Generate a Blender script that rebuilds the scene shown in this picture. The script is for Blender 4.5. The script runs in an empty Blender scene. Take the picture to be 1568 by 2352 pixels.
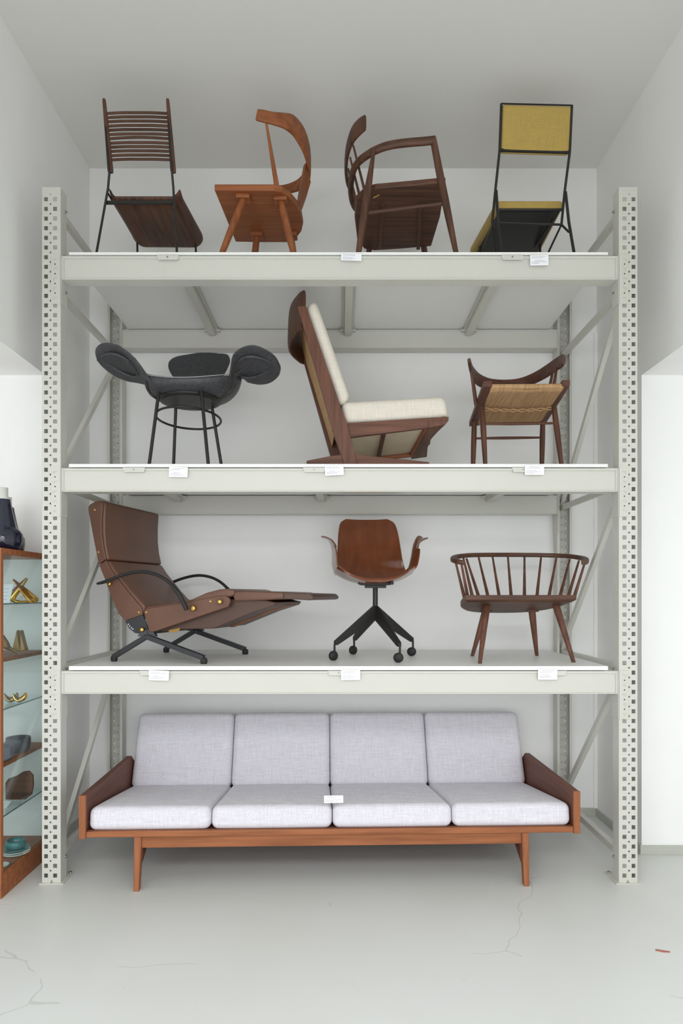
import bpy, math, random
from mathutils import Vector, Matrix
random.seed(7)
S = bpy.context.scene
COL = S.collection
V = Vector

# ---------------------------------------------------------------- camera
F, D0, CX, CY, H = 1500.0, 3.3333, 780.0, 1366.0, 1.4756
cam_d = bpy.data.cameras.new('camera')
cam = bpy.data.objects.new('camera', cam_d)
COL.objects.link(cam)
cam.location = (0, -D0, H)
cam.rotation_euler = (math.pi / 2, 0, 0)
cam_d.sensor_fit = 'HORIZONTAL'
cam_d.sensor_width = 24.0
cam_d.lens = 24.0 * F / 1568.0
cam_d.shift_x = (784 - CX) / 1568.0
cam_d.shift_y = (CY - 1176) / 1568.0
cam_d.clip_start = 0.05
S.camera = cam

# ---------------------------------------------------------------- light
W = bpy.data.worlds.new('sky')
S.world = W
W.use_nodes = True
bg = W.node_tree.nodes['Background']
bg.inputs[0].default_value = (0.86, 0.93, 1.0, 1)
bg.inputs[1].default_value = 0.2


def area(name, loc, rot, sx, sy, power, col):
    l = bpy.data.lights.new(name, 'AREA')
    l.shape = 'RECTANGLE'
    l.size, l.size_y, l.energy, l.color = sx, sy, power, col
    o = bpy.data.objects.new(name, l)
    COL.objects.link(o)
    o.location, o.rotation_euler = loc, rot
    return o


# daylight through the shop front behind the camera and the side room windows
area('window_light_front', (-.2, -4.75, 1.95), (math.radians(90), 0, 0), 6.6, 1.3, 92, (0.95, 0.97, 1.0))
area('window_light_low', (-.2, -4.75, .62), (math.radians(90), 0, 0), 7.5, 1.2, 52, (0.93, 0.965, 1.0))
area('window_light_left', (-4.85, -1.9, 1.45), (math.radians(90), 0, math.radians(-90)), 4.5, 2.2, 5, (0.92, 0.96, 1.0))
area('window_light_right', (4.85, -1.9, 1.45), (math.radians(90), 0, math.radians(90)), 4.5, 2.2, 2, (1.0, 0.98, 0.94))
# added unseen overhead fill behind the camera, lifts floor and cushion tops
area('overhead_fill_front', (0, -3.9, 2.70), (0, 0, 0), 3.2, 1.2, 104, (0.97, 0.98, 1.0))
S.view_settings.view_transform = 'Standard'
S.view_settings.look = 'None'
S.view_settings.gamma = 1
S.view_settings.use_curve_mapping = False
S.view_settings.exposure = 0.01


# ---------------------------------------------------------------- points
def A(px, py, D):
    """point seen at pixel (px,py), D metres in front of the camera"""
    return V(((px - CX) * D / F, D - D0, H + (CY - py) * D / F))


def AZ(px, py, z):
    return A(px, py, (z - H) * F / (CY - py))


def APL(px, py, P, N):
    d = V(((px - CX) / F, 1, (CY - py) / F))
    c = V((0, -D0, H))
    t = (P - c).dot(N) / d.dot(N)
    return c + d * t


# ---------------------------------------------------------------- materials
def lin(c):
    return tuple(((x / 255) / 12.92 if x / 255 <= 0.04045 else ((x / 255 + 0.055) / 1.055) ** 2.4) for x in c) + (1,)


def mat(name, col, rough=0.5, metal=0.0, bump=0.0, bscale=60, var=0.0, vscale=4, spec=0.5, stretch=None, col2=None, coat=0):
    m = bpy.data.materials.new(name)
    m.use_nodes = True
    nt = m.node_tree
    b = nt.nodes['Principled BSDF']
    b.inputs['Base Color'].default_value = lin(col)
    b.inputs['Roughness'].default_value = rough
    b.inputs['Metallic'].default_value = metal
    b.inputs['Specular IOR Level'].default_value = spec
    b.inputs['Coat Weight'].default_value = coat
    tc = nt.nodes.new('ShaderNodeTexCoord')
    mp = nt.nodes.new('ShaderNodeMapping')
    nt.links.new(tc.outputs['Object'], mp.inputs[0])
    if stretch:
        mp.inputs['Scale'].default_value = stretch
    if var or col2:
        n = nt.nodes.new('ShaderNodeTexNoise')
        n.inputs['Scale'].default_value = vscale
        n.inputs['Detail'].default_value = 6
        nt.links.new(mp.outputs[0], n.inputs['Vector'])
        r = nt.nodes.new('ShaderNodeValToRGB')
        r.color_ramp.elements[0].position = 0.3
        r.color_ramp.elements[1].position = 0.7
        c2 = col2 or tuple(max(0, x * (1 - var)) for x in col)
        r.color_ramp.elements[0].color = lin(c2)
        r.color_ramp.elements[1].color = lin(col)
        nt.links.new(n.outputs['Fac'], r.inputs[0])
        nt.links.new(r.outputs[0], b.inputs['Base Color'])
    if bump:
        n2 = nt.nodes.new('ShaderNodeTexNoise')
        n2.inputs['Scale'].default_value = bscale
        n2.inputs['Detail'].default_value = 3
        nt.links.new(mp.outputs[0], n2.inputs['Vector'])
        bp = nt.nodes.new('ShaderNodeBump')
        bp.inputs['Strength'].default_value = bump
        bp.inputs['Distance'].default_value = 0.004
        nt.links.new(n2.outputs['Fac'], bp.inputs['Height'])
        nt.links.new(bp.outputs[0], b.inputs['Normal'])
    return m


def fabric(name, col, amp=0.10, k=330):
    """woven cloth: two crossed thread noises"""
    m = bpy.data.materials.new(name)
    m.use_nodes = True
    nt = m.node_tree
    b = nt.nodes['Principled BSDF']
    b.inputs['Roughness'].default_value = 0.95
    b.inputs['Specular IOR Level'].default_value = 0.15
    b.inputs['Sheen Weight'].default_value = 0.15
    tc = nt.nodes.new('ShaderNodeTexCoord')
    outs = []
    for sc in ((k, k, 12), (12, 12, k), (k, 12, 12)):
        mp = nt.nodes.new('ShaderNodeMapping')
        mp.inputs['Scale'].default_value = sc
        nt.links.new(tc.outputs['Object'], mp.inputs[0])
        n = nt.nodes.new('ShaderNodeTexNoise')
        n.inputs['Scale'].default_value = 1
        n.inputs['Detail'].default_value = 2
        nt.links.new(mp.outputs[0], n.inputs['Vector'])
        outs.append(n.outputs['Fac'])
    a1 = nt.nodes.new('ShaderNodeMath'); a1.operation = 'ADD'
    a2 = nt.nodes.new('ShaderNodeMath'); a2.operation = 'ADD'
    nt.links.new(outs[0], a1.inputs[0]); nt.links.new(outs[1], a1.inputs[1])
    nt.links.new(a1.outputs[0], a2.inputs[0]); nt.links.new(outs[2], a2.inputs[1])
    dv = nt.nodes.new('ShaderNodeMath'); dv.operation = 'DIVIDE'; dv.inputs[1].default_value = 3
    nt.links.new(a2.outputs[0], dv.inputs[0])
    r = nt.nodes.new('ShaderNodeValToRGB')
    r.color_ramp.elements[0].position = 0.38
    r.color_ramp.elements[1].position = 0.62
    r.color_ramp.elements[0].color = lin(tuple(x * (1 - amp) for x in col))
    r.color_ramp.elements[1].color = lin(tuple(min(255, x * (1 + amp * 0.4)) for x in col))
    nt.links.new(dv.outputs[0], r.inputs[0])
    nt.links.new(r.outputs[0], b.inputs['Base Color'])
    bp = nt.nodes.new('ShaderNodeBump')
    bp.inputs['Strength'].default_value = 0.25
    bp.inputs['Distance'].default_value = 0.002
    nt.links.new(dv.outputs[0], bp.inputs['Height'])
    nt.links.new(bp.outputs[0], b.inputs['Normal'])
    return m


def wood(name, dark, light, axis='x', rough=0.45, k=1.0):
    st = {'x': (1.5, 26, 26), 'y': (26, 1.5, 26), 'z': (26, 26, 1.5)}[axis]
    m = mat(name, light, rough, 0, 0.06, 2.5, 0, 1.6 * k, 0.4, st, dark)
    return m


M = {}
M['wall'] = mat('white wall paint', (245, 245, 243), 0.9, bump=0.03, bscale=30, var=0.01, spec=0.2)
M['base'] = mat('grey baseboard paint', (190, 192, 182), 0.5, var=0.05)
M['ceil'] = mat('white ceiling paint', (226, 225, 221), 0.9, bump=0.02, bscale=30, spec=0.2)
M['rack'] = mat('white rack paint', (204, 203, 194), 0.38, var=0.015, vscale=3)
M['board'] = mat('white shelf board', (234, 234, 231), 0.45)
M['steel'] = mat('steel', (150, 150, 145), 0.35, 1.0)
M['dark'] = mat('dark gap', (40, 38, 34), 0.8)
M['black'] = mat('black painted metal', (27, 25, 23), 0.45)
M['black2'] = mat('charcoal painted metal', (46, 46, 50), 0.42)
M['rubber'] = mat('black rubber', (30, 30, 30), 0.6)
M['brass'] = mat('polished brass', (222, 180, 100), 0.16, 1.0)
M['brassd'] = mat('aged brass', (168, 132, 78), 0.3, 1.0)
M['paper'] = mat('white card', (240, 240, 243), 0.8)
M['ink'] = mat('grey print', (150, 150, 165), 0.8)
for ax in 'xyz':
    M['wal' + ax] = wood('dark walnut ' + ax, (60, 37, 26), (102, 67, 48), ax, 0.5)
    M['teak' + ax] = wood('orange teak ' + ax, (122, 68, 36), (158, 94, 54), ax, 0.5)
    M['sofa' + ax] = wood('honey teak ' + ax, (128, 74, 42), (162, 100, 62), ax, 0.5)
    M['arm' + ax] = wood('brown teak ' + ax, (92, 54, 42), (118, 74, 58), ax, 0.55)
    M['rose' + ax] = wood('red brown wood ' + ax, (82, 50, 37), (116, 76, 58), ax, 0.5)
    M['wen' + ax] = wood('deep brown wood ' + ax, (72, 43, 32), (102, 64, 48), ax, 0.5)
M['orange'] = wood('cabinet teak', (134, 76, 40), (166, 100, 58), 'z', 0.5)
M['orangex'] = wood('cabinet teak x', (134, 76, 40), (166, 100, 58), 'x', 0.5)
M['ply'] = mat('glossy red brown plywood', (122, 64, 30), 0.22, 0, 0, 1, 0.18, 1.5, 0.5, (14, 14, 1.2), (102, 50, 22), 0.4)
M['leather'] = mat('brown leather', (104, 70, 54), 0.42, 0, 0.12, 160, 0.08, 6)
M['leatherd'] = mat('dark brown leather', (80, 56, 45), 0.45, 0, 0.12, 160)
M['bleather'] = mat('worn black leather', (74, 74, 78), 0.45, 0, 0.3, 140, 0, 90, 0.5, None, (48, 48, 51))
M['linen'] = fabric('pale lilac grey wool', (223, 220, 227), 0.085)
M['cream'] = fabric('cream boucle', (226, 219, 205), 0.05, 200)
M['yellow'] = fabric('mustard wool', (180, 154, 86), 0.06, 300)
M['cord'] = mat('paper cord', (194, 158, 118), 0.85, 0, 0.6, 1, 0, 1, 0.2, (150, 6, 6), (158, 124, 88))
M['cane'] = mat('pale cane', (208, 168, 120), 0.7, 0, 0.4, 1, 0, 1, 0.2, (6, 6, 150), (180, 140, 92))
M['hess'] = mat('beige webbing cloth', (232, 216, 188), 0.9, var=0.06, vscale=8)
M['teal'] = mat('teal glaze', (70, 140, 140), 0.15, 0, 0, 1, 0.3, 20)
M['china'] = mat('white china', (220, 222, 215), 0.2)
M['navy'] = mat('navy glaze', (18, 22, 44), 0.08, spec=0.8)
M['slate'] = mat('dark grey stoneware', (62, 62, 70), 0.5)
M['chip'] = mat('red brown chip', (170, 110, 95), 0.8)


def floor_mat():
    m = mat('grey painted floor', (218, 220, 218), 0.36, 0, 0.04, 8, 0, 0.8, 0.5, None, (210, 211, 206))
    nt = m.node_tree
    b = nt.nodes['Principled BSDF']
    src = b.inputs['Base Color'].links[0].from_socket
    tc = nt.nodes.new('ShaderNodeTexCoord')
    mp = nt.nodes.new('ShaderNodeMapping')
    mp.inputs['Scale'].default_value = (0.75, 1.3, 1)
    nt.links.new(tc.outputs['Object'], mp.inputs[0])
    nz = nt.nodes.new('ShaderNodeTexNoise')
    nz.inputs['Scale'].default_value = 2.5
    nt.links.new(mp.outputs[0], nz.inputs['Vector'])
    mx = nt.nodes.new('ShaderNodeMix'); mx.data_type = 'RGBA'; mx.inputs[0].default_value = 0.25
    nt.links.new(mp.outputs[0], mx.inputs[6]); nt.links.new(nz.outputs['Color'], mx.inputs[7])
    vo = nt.nodes.new('ShaderNodeTexVoronoi'); vo.feature = 'DISTANCE_TO_EDGE'; vo.inputs['Scale'].default_value = 1.3
    nt.links.new(mx.outputs[2], vo.inputs['Vector'])
    lt = nt.nodes.new('ShaderNodeMath'); lt.operation = 'LESS_THAN'; lt.inputs[1].default_value = 0.0028
    nt.links.new(vo.outputs['Distance'], lt.inputs[0])
    n3 = nt.nodes.new('ShaderNodeTexNoise'); n3.inputs['Scale'].default_value = 1.7
    nt.links.new(tc.outputs['Object'], n3.inputs['Vector'])
    gt = nt.nodes.new('ShaderNodeMath'); gt.operation = 'GREATER_THAN'; gt.inputs[1].default_value = 0.54
    nt.links.new(n3.outputs['Fac'], gt.inputs[0])
    ml = nt.nodes.new('ShaderNodeMath'); ml.operation = 'MULTIPLY'
    nt.links.new(lt.outputs[0], ml.inputs[0]); nt.links.new(gt.outputs[0], ml.inputs[1])
    m2 = nt.nodes.new('ShaderNodeMath'); m2.operation = 'MULTIPLY'; m2.inputs[1].default_value = 0.25
    nt.links.new(ml.outputs[0], m2.inputs[0])
    c = nt.nodes.new('ShaderNodeMix'); c.data_type = 'RGBA'
    nt.links.new(m2.outputs[0], c.inputs[0]); nt.links.new(src, c.inputs[6])
    c.inputs[7].default_value = lin((140, 135, 125))
    # fine specks of grit
    vs = nt.nodes.new('ShaderNodeTexVoronoi'); vs.inputs['Scale'].default_value = 9
    nt.links.new(tc.outputs['Object'], vs.inputs['Vector'])
    l2 = nt.nodes.new('ShaderNodeMath'); l2.operation = 'LESS_THAN'; l2.inputs[1].default_value = 0.028
    nt.links.new(vs.outputs['Distance'], l2.inputs[0])
    m3 = nt.nodes.new('ShaderNodeMath'); m3.operation = 'MULTIPLY'; m3.inputs[1].default_value = 0.35
    nt.links.new(l2.outputs[0], m3.inputs[0])
    c3 = nt.nodes.new('ShaderNodeMix'); c3.data_type = 'RGBA'
    nt.links.new(m3.outputs[0], c3.inputs[0]); nt.links.new(c.outputs[2], c3.inputs[6])
    c3.inputs[7].default_value = lin((120, 112, 98))
    nt.links.new(c3.outputs[2], b.inputs['Base Color'])
    return m


M['floor'] = floor_mat()


def glass_mat():
    m = bpy.data.materials.new('clear glass')
    m.use_nodes = True
    nt = m.node_tree
    for n in list(nt.nodes):
        nt.nodes.remove(n)
    o = nt.nodes.new('ShaderNodeOutputMaterial')
    g = nt.nodes.new('ShaderNodeBsdfGlossy'); g.inputs['Roughness'].default_value = 0.02
    g.inputs['Color'].default_value = (0.9, 0.97, 0.97, 1)
    t = nt.nodes.new('ShaderNodeBsdfTransparent'); t.inputs['Color'].default_value = (0.93, 0.98, 0.98, 1)
    fr = nt.nodes.new('ShaderNodeFresnel'); fr.inputs['IOR'].default_value = 1.5
    mx = nt.nodes.new('ShaderNodeMixShader')
    ge = nt.nodes.new('ShaderNodeNewGeometry')
    mr = nt.nodes.new('ShaderNodeMapRange')      # thin pane: same reflectance on both faces
    mr.inputs['To Min'].default_value = 1.5
    mr.inputs['To Max'].default_value = 1 / 1.5
    nt.links.new(ge.outputs['Backfacing'], mr.inputs['Value'])
    nt.links.new(mr.outputs[0], fr.inputs['IOR'])
    nt.links.new(fr.outputs[0], mx.inputs[0]); nt.links.new(t.outputs[0], mx.inputs[1]); nt.links.new(g.outputs[0], mx.inputs[2])
    nt.links.new(mx.outputs[0], o.inputs[0])
    return m


M['glass'] = glass_mat()
M['glassedge'] = mat('green glass edge', (70, 100, 98), 0.2)


# ---------------------------------------------------------------- mesh builder
class MB:
    def __init__(s):
        s.v, s.f, s.sm = [], [], []

    def add(s, vs, fs, smooth=False):
        o = len(s.v)
        s.v += [V(p) for p in vs]
        s.f += [tuple(i + o for i in f) for f in fs]
        s.sm += [smooth] * len(fs)
        return s

    def hexa(s, p):
        return s.add(p, [(0, 3, 2, 1), (4, 5, 6, 7), (0, 1, 5, 4), (1, 2, 6, 5), (2, 3, 7, 6), (3, 0, 4, 7)])

    def box(s, x0, x1, y0, y1, z0, z1):
        return s.hexa([(x0, y0, z0), (x1, y0, z0), (x1, y1, z0), (x0, y1, z0), (x0, y0, z1), (x1, y0, z1), (x1, y1, z1), (x0, y1, z1)])

    def prism(s, poly, vec, smooth=False):
        n = len(poly)
        vec = V(vec)
        poly = [V(p) for p in poly]
        nn = V((0, 0, 0))
        for i in range(n):
            nn += poly[i].cross(poly[(i + 1) % n])
        if nn.dot(vec) > 0:
            poly = poly[::-1]
        vs = poly + [p + vec for p in poly]
        fs = [tuple(range(n)), tuple(range(2 * n - 1, n - 1, -1))]
        fs += [(i, i + n, (i + 1) % n + n, (i + 1) % n) for i in range(n)]
        return s.add(vs, fs, smooth)

    def bar(s, a, b, w, t, up=(0, 0, 1)):
        a, b = V(a), V(b)
        d = (b - a).normalized()
        u = V(up)
        x = d.cross(u)
        if x.length < 1e-4:
            x = d.cross(V((1, 0, 0)))
        x.normalize()
        z = x.cross(d).normalized()
        P = [(-1, -1), (1, -1), (1, 1), (-1, 1)]
        return s.hexa([a + x * (i * w / 2) + z * (j * t / 2) for i, j in P] + [b + x * (i * w / 2) + z * (j * t / 2) for i, j in P])

    def sweep(s, pts, secs, n=14, side=None, k=1, power=2.0):
        """pts: path; secs: (a,b) half sizes; a lies along side, b across"""
        pts = [V(p) for p in pts]
        if not isinstance(secs, list):
            secs = [secs] * len(pts)
        secs = [c if isinstance(c, tuple) else (c, c) for c in secs]
        sides = side if isinstance(side, list) else [side] * len(pts)
        if k > 1:
            def cr(L, i, t):
                p0, p1, p2, p3 = L[max(i - 1, 0)], L[i], L[i + 1], L[min(i + 2, len(L) - 1)]
                return p1 * (-.5 * t ** 3 + t * t - .5 * t) * 0 + 0.5 * ((2 * p1) + (p2 - p0) * t + (2 * p0 - 5 * p1 + 4 * p2 - p3) * t * t + (3 * p1 - p0 - 3 * p2 + p3) * t ** 3)
            S2 = [V((c[0], c[1], 0)) for c in secs]
            SD = [V(x) if x is not None else V((0, 0, 0)) for x in sides]
            np_, ns, nd = [], [], []
            for i in range(len(pts) - 1):
                for j in range(k):
                    t = j / k
                    np_.append(cr(pts, i, t))
                    q = cr(S2, i, t)
                    ns.append((max(q.x, 2e-4), max(q.y, 2e-4)))
                    nd.append(SD[i].lerp(SD[i + 1], t))
            np_.append(pts[-1]); ns.append(secs[-1]); nd.append(SD[-1])
            pts, secs = np_, ns
            sides = [d if side is not None else None for d in nd]
        rings = []
        prev = None
        for i, p in enumerate(pts):
            t = (pts[min(i + 1, len(pts) - 1)] - pts[max(i - 1, 0)]).normalized()
            if sides[i] is not None:
                x = V(sides[i])
                x = (x - t * x.dot(t)).normalized()
            else:
                if prev is None:
                    ref = V((0, 0, 1)) if abs(t.z) < 0.9 else V((1, 0, 0))
                    x = t.cross(ref).normalized()
                else:
                    x = (prev - t * prev.dot(t)).normalized()
            prev = x
            y = t.cross(x).normalized()
            a, b = secs[i]
            ring = []
            for j in range(n):
                th = 2 * math.pi * j / n
                c, q = math.cos(th), math.sin(th)
                e = 2.0 / power
                ring.append(p + x * (a * math.copysign(abs(c) ** e, c)) + y * (b * math.copysign(abs(q) ** e, q)))
            rings.append(ring)
        return s.loft(rings)

    def loft(s, rings, caps=True, smooth=True):
        n = len(rings[0])
        vs = [p for r in rings for p in r]
        fs = []
        for i in range(len(rings) - 1):
            for j in range(n):
                a, b = i * n + j, i * n + (j + 1) % n
                fs.append((a, b, b + n, a + n))
        s.add(vs, fs, smooth)
        if caps:
            s.add(rings[0], [tuple(range(n - 1, -1, -1))])
            s.add(rings[-1], [tuple(range(n))])
        return s

    def tube(s, a, b, r0, r1=None, n=12):
        r1 = r0 if r1 is None else r1
        return s.sweep([a, b], [(r0, r0), (r1, r1)], n)

    def lathe(s, c, prof, n=32, axis=None, flute=0, nf=0):
        c = V(c)
        z = V(axis).normalized() if axis else V((0, 0, 1))
        x = z.cross(V((0, 1, 0)) if abs(z.y) < .9 else V((1, 0, 0))).normalized()
        y = z.cross(x)
        rings = []
        for r, h in prof:
            rings.append([c + z * h + (x * math.cos(2 * math.pi * j / n) + y * math.sin(2 * math.pi * j / n)) * (max(r, 1e-4) * (1 + flute * abs(math.cos(nf * math.pi * j / n)))) for j in range(n)])
        return s.loft(rings)

    def disc(s, c, r, t, axis, n=20):
        return s.lathe(c, [(r, -t / 2), (r, t / 2)], n, axis)

    def pad(s, c, ex, ey, ez, rad=0.04, bulge=0.0, n=10, bz=None):
        """soft cushion: c centre, ex/ey/ez half-extent vectors (ez = thickness)"""
        c, ex, ey, ez = V(c), V(ex), V(ey), V(ez)
        L = [ex.length, ey.length, ez.length]
        U = [ex.normalized(), ey.normalized(), ez.normalized()]
        r = min(rad, min(L) * 0.98)

        def coords(m, l):
            inner = l - r
            out = [-1 + 0.0]
            arc = [math.sin(a * math.pi / 8) for a in range(0, 4)]
            left = [-(inner + r * math.tan(a * math.pi / 16)) for a in range(4, 0, -1)]
            mid = [-inner + 2 * inner * i / m for i in range(m + 1)]
            right = [inner + r * math.tan(a * math.pi / 16) for a in range(1, 5)]
            return left + mid + right
        g = [coords(n, L[0]), coords(n, L[1]), coords(2, L[2])]

        def mapp(p):
            q = [max(-(L[i] - r), min(L[i] - r, p[i])) for i in range(3)]
            d = V((p[0] - q[0], p[1] - q[1], p[2] - q[2]))
            if d.length > 1e-9:
                d = d.normalized() * r
            w = [q[0] + d[0], q[1] + d[1], q[2] + d[2]]
            u_, v_ = w[0] / L[0], w[1] / L[1]
            w[2] *= 1 + bulge * (1 - u_ ** 4) * (1 - v_ ** 4) - 0.10 * bulge * 6 * (abs(u_) ** 12) * (abs(v_) ** 12)
            return c + U[0] * w[0] + U[1] * w[1] + U[2] * w[2]
        for ax in range(3):
            a1, a2 = (ax + 1) % 3, (ax + 2) % 3
            for sg in (-1, 1):
                vs, fs = [], []
                n1, n2 = len(g[a1]), len(g[a2])
                for i in range(n1):
                    for j in range(n2):
                        p = [0, 0, 0]
                        p[ax], p[a1], p[a2] = sg * L[ax], g[a1][i], g[a2][j]
                        vs.append(mapp(p))
                for i in range(n1 - 1):
                    for j in range(n2 - 1):
                        q = (i * n2 + j, (i + 1) * n2 + j, (i + 1) * n2 + j + 1, i * n2 + j + 1)
                        fs.append(q if sg > 0 else q[::-1])
                s.add(vs, fs, True)
        return s

    def surf(s, fn, nu, nv):
        vs = [fn(i / nu, j / nv) for j in range(nv + 1) for i in range(nu + 1)]
        fs = [(j * (nu + 1) + i, j * (nu + 1) + i + 1, (j + 1) * (nu + 1) + i + 1, (j + 1) * (nu + 1) + i) for j in range(nv) for i in range(nu)]
        return s.add(vs, fs, True)


BASE = {}


def obj(name, mb, m, parent=None, bevel=0, seg=2, solid=0, sub=0, smooth=None, weld=False, label=None):
    if parent is not None:
        base = BASE[parent.name]
    else:
        xs = [p.x for p in mb.v]; ys = [p.y for p in mb.v]; zs = [p.z for p in mb.v]
        base = V(((min(xs) + max(xs)) / 2, (min(ys) + max(ys)) / 2, min(zs)))
    me = bpy.data.meshes.new(name)
    me.from_pydata([tuple(p - base) for p in mb.v], [], mb.f)
    me.update()
    for p, q in zip(me.polygons, mb.sm):
        p.use_smooth = q if smooth is None else smooth
    me.materials.append(M[m] if isinstance(m, str) else m)
    o = bpy.data.objects.new(name, me)
    COL.objects.link(o)
    if parent is not None:
        o.parent = parent
    else:
        o.location = base
    BASE[o.name] = base
    if weld:
        w = o.modifiers.new('weld', 'WELD'); w.merge_threshold = 0.0004
    if solid:
        q = o.modifiers.new('solid', 'SOLIDIFY'); q.thickness = solid; q.offset = 0
    if bevel:
        b = o.modifiers.new('bevel', 'BEVEL'); b.width = bevel; b.segments = seg; b.limit_method = 'ANGLE'; b.angle_limit = math.radians(35)
        b.harden_normals = False
    if sub:
        u = o.modifiers.new('sub', 'SUBSURF'); u.levels = sub; u.render_levels = sub
    if label:
        o['label'] = label
    return o


def tag(o, label, cat, group=None, kind=None):
    o['label'] = label; o['category'] = cat
    if group: o['group'] = group
    if kind: o['kind'] = kind
    return o


def thing(name, loc, label, cat, group=None):
    o = bpy.data.objects.new(name, None)
    COL.objects.link(o)
    o.location = loc
    o.empty_display_size = 0.1
    BASE[o.name] = V(loc)
    return tag(o, label, cat, group)


def struct(name, mb, m, **k):
    o = obj(name, mb, m, **k)
    o['kind'] = 'structure'
    return o


# ================================================================ ROOM
XL, XR, YB, YS, ZC, ZS, YF = -1.670, 1.716, 1.03, 0.381, 4.324, 2.724, -4.9
struct('floor', MB().box(-5.2, 5.2, YF - .2, YB + .2, -0.1, 0), 'floor')
struct('ceiling', MB().box(XL - .2, XR + .2, YF - .2, YB + .2, ZC, ZC + .1), 'ceil')
struct('wall_back', MB().box(XL - .2, XR + .2, YB, YB + .2, 0, ZC), 'wall')
struct('wall_upper_left', MB().box(XL - .2, XL, YF, YS, ZS, ZC), 'wall')
struct('wall_upper_right', MB().box(XR, XR + .2, YF, YS, ZS, ZC), 'wall')
struct('wall_left', MB().box(XL - .2, XL, YS, YB, 0, ZC), 'wall')
struct('wall_right', MB().box(XR, XR + .2, YS, YB, 0, ZC), 'wall')
struct('wall_side_room_left', MB().box(-5.2, XL - .2, YS, YS + .2, 0, ZS + .1), 'wall')
struct('wall_side_room_right', MB().box(XR + .2, 5.2, YS, YS + .2, 0, ZS + .1), 'wall')
struct('ceiling_side_room_left', MB().box(-5.2, XL - .2, YF, YS, ZS, ZS + .1), 'wall')
struct('ceiling_side_room_right', MB().box(XR + .2, 5.2, YF, YS, ZS, ZS + .1), 'wall')
struct('wall_far_left', MB().box(-5.3, -5.2, YF, YS + .2, 0, ZS + .1), 'wall')
struct('wall_far_right', MB().box(5.2, 5.3, YF, YS + .2, 0, ZS + .1), 'wall')
struct('wall_front', MB().box(-5.2, 5.2, YF - .2, YF, 2.72, ZC).box(-5.2, -3.9, YF - .2, YF, 0, 2.72).box(3.9, 5.2, YF - .2, YF, 0, 2.72), 'wall')
bt, bh = 0.012, 0.053
struct('baseboard_right', MB().box(XR - bt, XR, YS, YB - bt, 0, bh), 'base', bevel=.002)
struct('baseboard_side_right', MB().box(XR - bt, 5.2, YS - bt, YS, 0, bh), 'base', bevel=.002)
struct('baseboard_back', MB().box(XL, XR, YB - bt, YB, 0, bh), 'base', bevel=.002)
struct('baseboard_left', MB().box(XL, XL + bt, YS, YB - bt, 0, bh), 'base', bevel=.002)
struct('baseboard_side_left', MB().box(-5.2, XL + bt, YS - bt, YS, 0, bh), 'base', bevel=.002)
# vertical corner trim seen in the recess
struct('trim_1', MB().box(XR - .022, XR, YB - .012, YB, bh, ZC - 1.1), 'wall')

# ================================================================ RACK
rack = thing('pallet_rack', (0, 0.5, 0), 'tall white steel pallet rack with perforated posts and three shelf levels', 'rack')
PX0, PX1, PD = 1.5130, 1.4244, 0.07     # outer, inner, depth
PW = PX0 - PX1 + 0.005
ZT = 3.545
RY = 1.012                               # rear outer plane
pitch = 0.0493


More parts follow.
